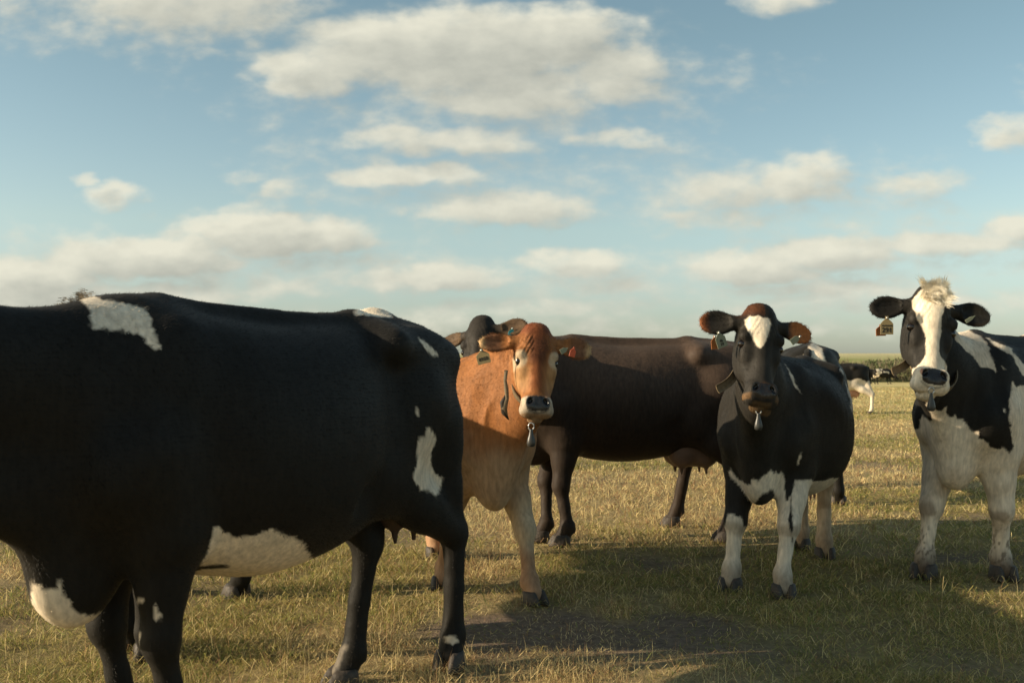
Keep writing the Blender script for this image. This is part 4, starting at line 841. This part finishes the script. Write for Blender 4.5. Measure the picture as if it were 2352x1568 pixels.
def build_grass():
    Vs = []; Qs = []; Ts = []; Cs = []; off = 0
    def emit(P2, H, W_, lean, col, z0=0):
        nonlocal off
        P3 = np.concatenate([P2, np.full((len(P2), 1), -.008)+z0], 1); V, q, t, c = blades(P3, H, W_, lean, col); Vs.append(V); Qs.append(q+off); Ts.append(t+off); Cs.append(c); off += len(V)
    N = 760000
    d = 2.3*np.exp(rng.random(N)*math.log(75/2.3)); x = rng.uniform(-.66, .66, N)*d*1.02-.0*d; P2 = np.stack([x, d], 1)
    g, bare = cover(P2); Q3 = np.concatenate([P2, np.zeros((N, 1))], 1); cl = fbm(Q3*5.5, 2)
    keep = rng.random(N) > bare*.62*sstep(16, 9, d); keep &= rng.random(N) < (.35+1.1*sstep(.35, .6, cl)); P2, d, g, cl, bare = P2[keep], d[keep], g[keep], cl[keep], bare[keep]; n = len(d)
    far = sstep(14, 40, d)
    green = rng.random(n) < np.clip(sstep(.43, .57, g)*.66+.06-far*.22, .03, 1)
    kind = rng.random(n); tall = (kind > .955) & ~green; flat = (kind < .40)
    H = np.where(green, rng.uniform(.018, .05, n), rng.uniform(.018, .06, n))*(.35+1.2*cl); H = np.where(tall, rng.uniform(.07, .15, n), H); H = np.where(flat, rng.uniform(.04, .15, n), H)
    H *= (1-.5*bare*sstep(12, 7, d)); W_ = np.where(green, .0017, .0013)*np.maximum(d/4.2, .8)*rng.uniform(.7, 1.3, n); W_ = np.where(tall, W_*.8, W_)
    lean = np.abs(rng.normal(0, .65, n))+.15; lean = np.where(tall, np.abs(rng.normal(0, .28, n)), lean); lean = np.where(flat, rng.uniform(1.1, 1.5, n), lean)
    gc = np.array((.285, .275, .078)); sc = np.array((.76, .61, .30)); bc = np.array((.38, .23, .115))
    v = rng.uniform(.5, 1.3, n)[:, None]; mixb = (rng.random(n) < .36)[:, None]
    col = np.where(green[:, None], gc*(1+.5*(rng.random(n)[:, None]-.5)*np.array([1.2, .4, .5])), np.where(mixb, bc, sc))*v
    col = np.where((green & (rng.random(n) < .35))[:, None], np.array((.46, .37, .13))*v, col)
    emit(P2, H, W_, lean, col, z0=0)
    V = np.concatenate(Vs); o = link("grass", mesh_np("grass", V, [np.concatenate(Qs), np.concatenate(Ts)], np.concatenate(Cs), False), M_GRASS); tag(o, "dry straw and green pasture grass covering the field", "grass", None, "stuff")
build_grass()
def stalk(px, py, Hh, lean, az, label, seed=True):
    x, y = foot(px, py); p = np.array([x, y, 0]); d = np.array([math.cos(az), math.sin(az)*.3, 0]); pts = [p+(np.array([0, 0, 1])*math.cos(lean*t)+d*math.sin(lean*t))*Hh*t for t in np.linspace(0, 1, 9)]
    r = bpy.data.objects.new("grass_stalk", None); COL.objects.link(r); r.location = (x, y, 0); tag(r, label, "grass stalk", "tall dry stalks in the foreground")
    L0 = np.array([x, y, 0]); add_mesh("stem", [tube([q-L0 for q in pts], .0014, 5)], M_STALK, r)
    if seed:
        pr = []
        for k in range(9):
            c = pts[5]+(pts[8]-pts[5])*k/8-L0; pr.append(tube([c, c+np.array([(-1)**k*.006, 0, .009]), c+np.array([(-1)**k*.007, 0, .017])], [.001, .0028, .0006], 5))
        add_mesh("seed_head", pr, M_STALK, r)
M_STALK = simple("dry_stalk", (.38, .29, .13), .8, .2, .2, 30)
stalk(1998, 1450, .24, -.5, 0, "long leaning grass stalk with a seed head right of the white-legged cow")
stalk(2164, 1395, .16, .05, 0, "upright pale grass stalk between the front hooves of the blaze-faced cow", False)
stalk(2300, 1540, .20, -.15, 0, "pale bent grass stalk nearest the bottom right corner", False)
stalk(2262, 1500, .22, -.35, 0, "pale grass stalk leaning left near the right edge of the field", False)
stalk(1230, 1566, .13, .5, 0, "curled yellow grass stalk at the bottom by the bare soil", False)
stalk(1476, 1590, .14, .25, 0, "yellow grass stalk at the bottom middle on the shaded soil", False)
stalk(750, 1600, .17, -.3, 0, "pale grass stalk beside the nearest hind hoof of the large black cow")
def build_scrub():
    n = 60000; x = rng.uniform(-20, 110, n); h = 1.2+1.3*fbm(np.stack([x*.25, x*0, x*0], 1), 3)+.6*vnoise(np.stack([x*1.1, x*0, x*0+5], 1)); y = 108+rng.normal(0, 1.4, n)+4*rng.random(n)
    z = rng.random(n)**.8*h; c = np.stack([x, y, z], 1); s = rng.uniform(.05, .16, n)
    D = rng.normal(0, 1, (n, 3)); D /= np.linalg.norm(D, axis=1)[:, None]; D2 = np.cross(D, rng.normal(0, 1, (n, 3))); D2 /= np.linalg.norm(D2, axis=1)[:, None]
    twig = rng.random(n) < .45; D[twig] = nrm_rows(D[twig]*.4+np.array([0, 0, 1.])); a = np.where(twig, s*4, s)[:, None]; b = np.where(twig, .03, s)[:, None]
    V = np.stack([c-D*a, c+D2*b, c+D*a, c-D2*b], 1).reshape(-1, 3); V[:, 2] = np.maximum(V[:, 2], -.05); q = np.arange(n*4).reshape(-1, 4)
    g = fbm(np.stack([x*.5, y*.5, z*2], 1), 3)[:, None]; col = np.where(twig[:, None], np.array((.30, .24, .16)), np.where(g > .5, np.array((.09, .12, .045)), np.array((.18, .16, .085))))*rng.uniform(.6, 1.3, (n, 1))
    o = link("scrub", mesh_np("scrub", V, [q], np.repeat(col, 4, axis=0), False), M_GRASS); tag(o, "bare twiggy scrub and low bushes along the foot of the hill", "scrub", None, "stuff")
def nrm_rows(a): return a/np.linalg.norm(a, axis=1)[:, None]
build_scrub()
def build_house():
    c = at(1672, 822, 190); w, dp, hh = 5.2, 4.5, 2.0; z0 = c[2]-2.4
    r = bpy.data.objects.new("farm_shed", None); COL.objects.link(r); r.location = (c[0], 190, z0); tag(r, "small grey-roofed farm building with white posts on the far rise", "farm building")
    def box(name, x0, x1, y0, y1, z0, z1, mat, par=None):
        V = np.array([(x, y, z) for x in (x0, x1) for y in (y0, y1) for z in (z0, z1)], float); Q = np.array([[0, 1, 3, 2], [4, 6, 7, 5], [0, 4, 5, 1], [2, 3, 7, 6], [0, 2, 6, 4], [1, 5, 7, 3]])
        return link(name, mesh_np(name, V, [Q], None, False), mat, par or r)
    wm = simple("shed_wall", (.16, .17, .17), .7, .3, .1, 2); rm = simple("shed_roof", (.15, .16, .16), .5, .4, .1, 3); pm = simple("white_paint", (.7, .7, .66), .6, .3, .05, 3)
    box("wall", -w/2, w/2, 1.2, dp, 0, hh+.5, wm)
    V = np.array([(-w/2-.5, -.2, hh+.42), (w/2+.5, -.2, hh+.42), (w/2+.5, dp/2+.6, hh+1.9), (-w/2-.5, dp/2+.6, hh+1.9), (w/2+.5, dp+.6, hh+.42), (-w/2-.5, dp+.6, hh+.42)], float); V2 = V.copy(); V2[:, 2] += .12
    link("roof", mesh_np("roof", np.concatenate([V, V2]), [np.array([[0, 1, 2, 3], [3, 2, 4, 5], [6, 9, 8, 7], [9, 11, 10, 8], [0, 6, 7, 1], [5, 4, 10, 11], [0, 3, 9, 6], [3, 5, 11, 9], [1, 7, 8, 2], [2, 8, 10, 4]])], None, False), rm, r)
    for k in range(5): x = -w/2+.1+k*(w-.2)/4; box("post", x-.09, x+.09, -.05, .13, 0, hh+.2, pm)
    box("beam", -w/2, w/2, -.05, .14, hh+.2, hh+.42, pm)
    gl = simple("window_glass", (.03, .04, .05), .1, .6)
    for k in range(3): x = -w/2+1.1+k*1.5; f = box("window", x-.5, x+.5, 1.16, 1.19, .8, 2.0, pm); box("pane", x-.42, x+.42, 1.13, 1.155, .88, 1.92, gl, f)
build_house()
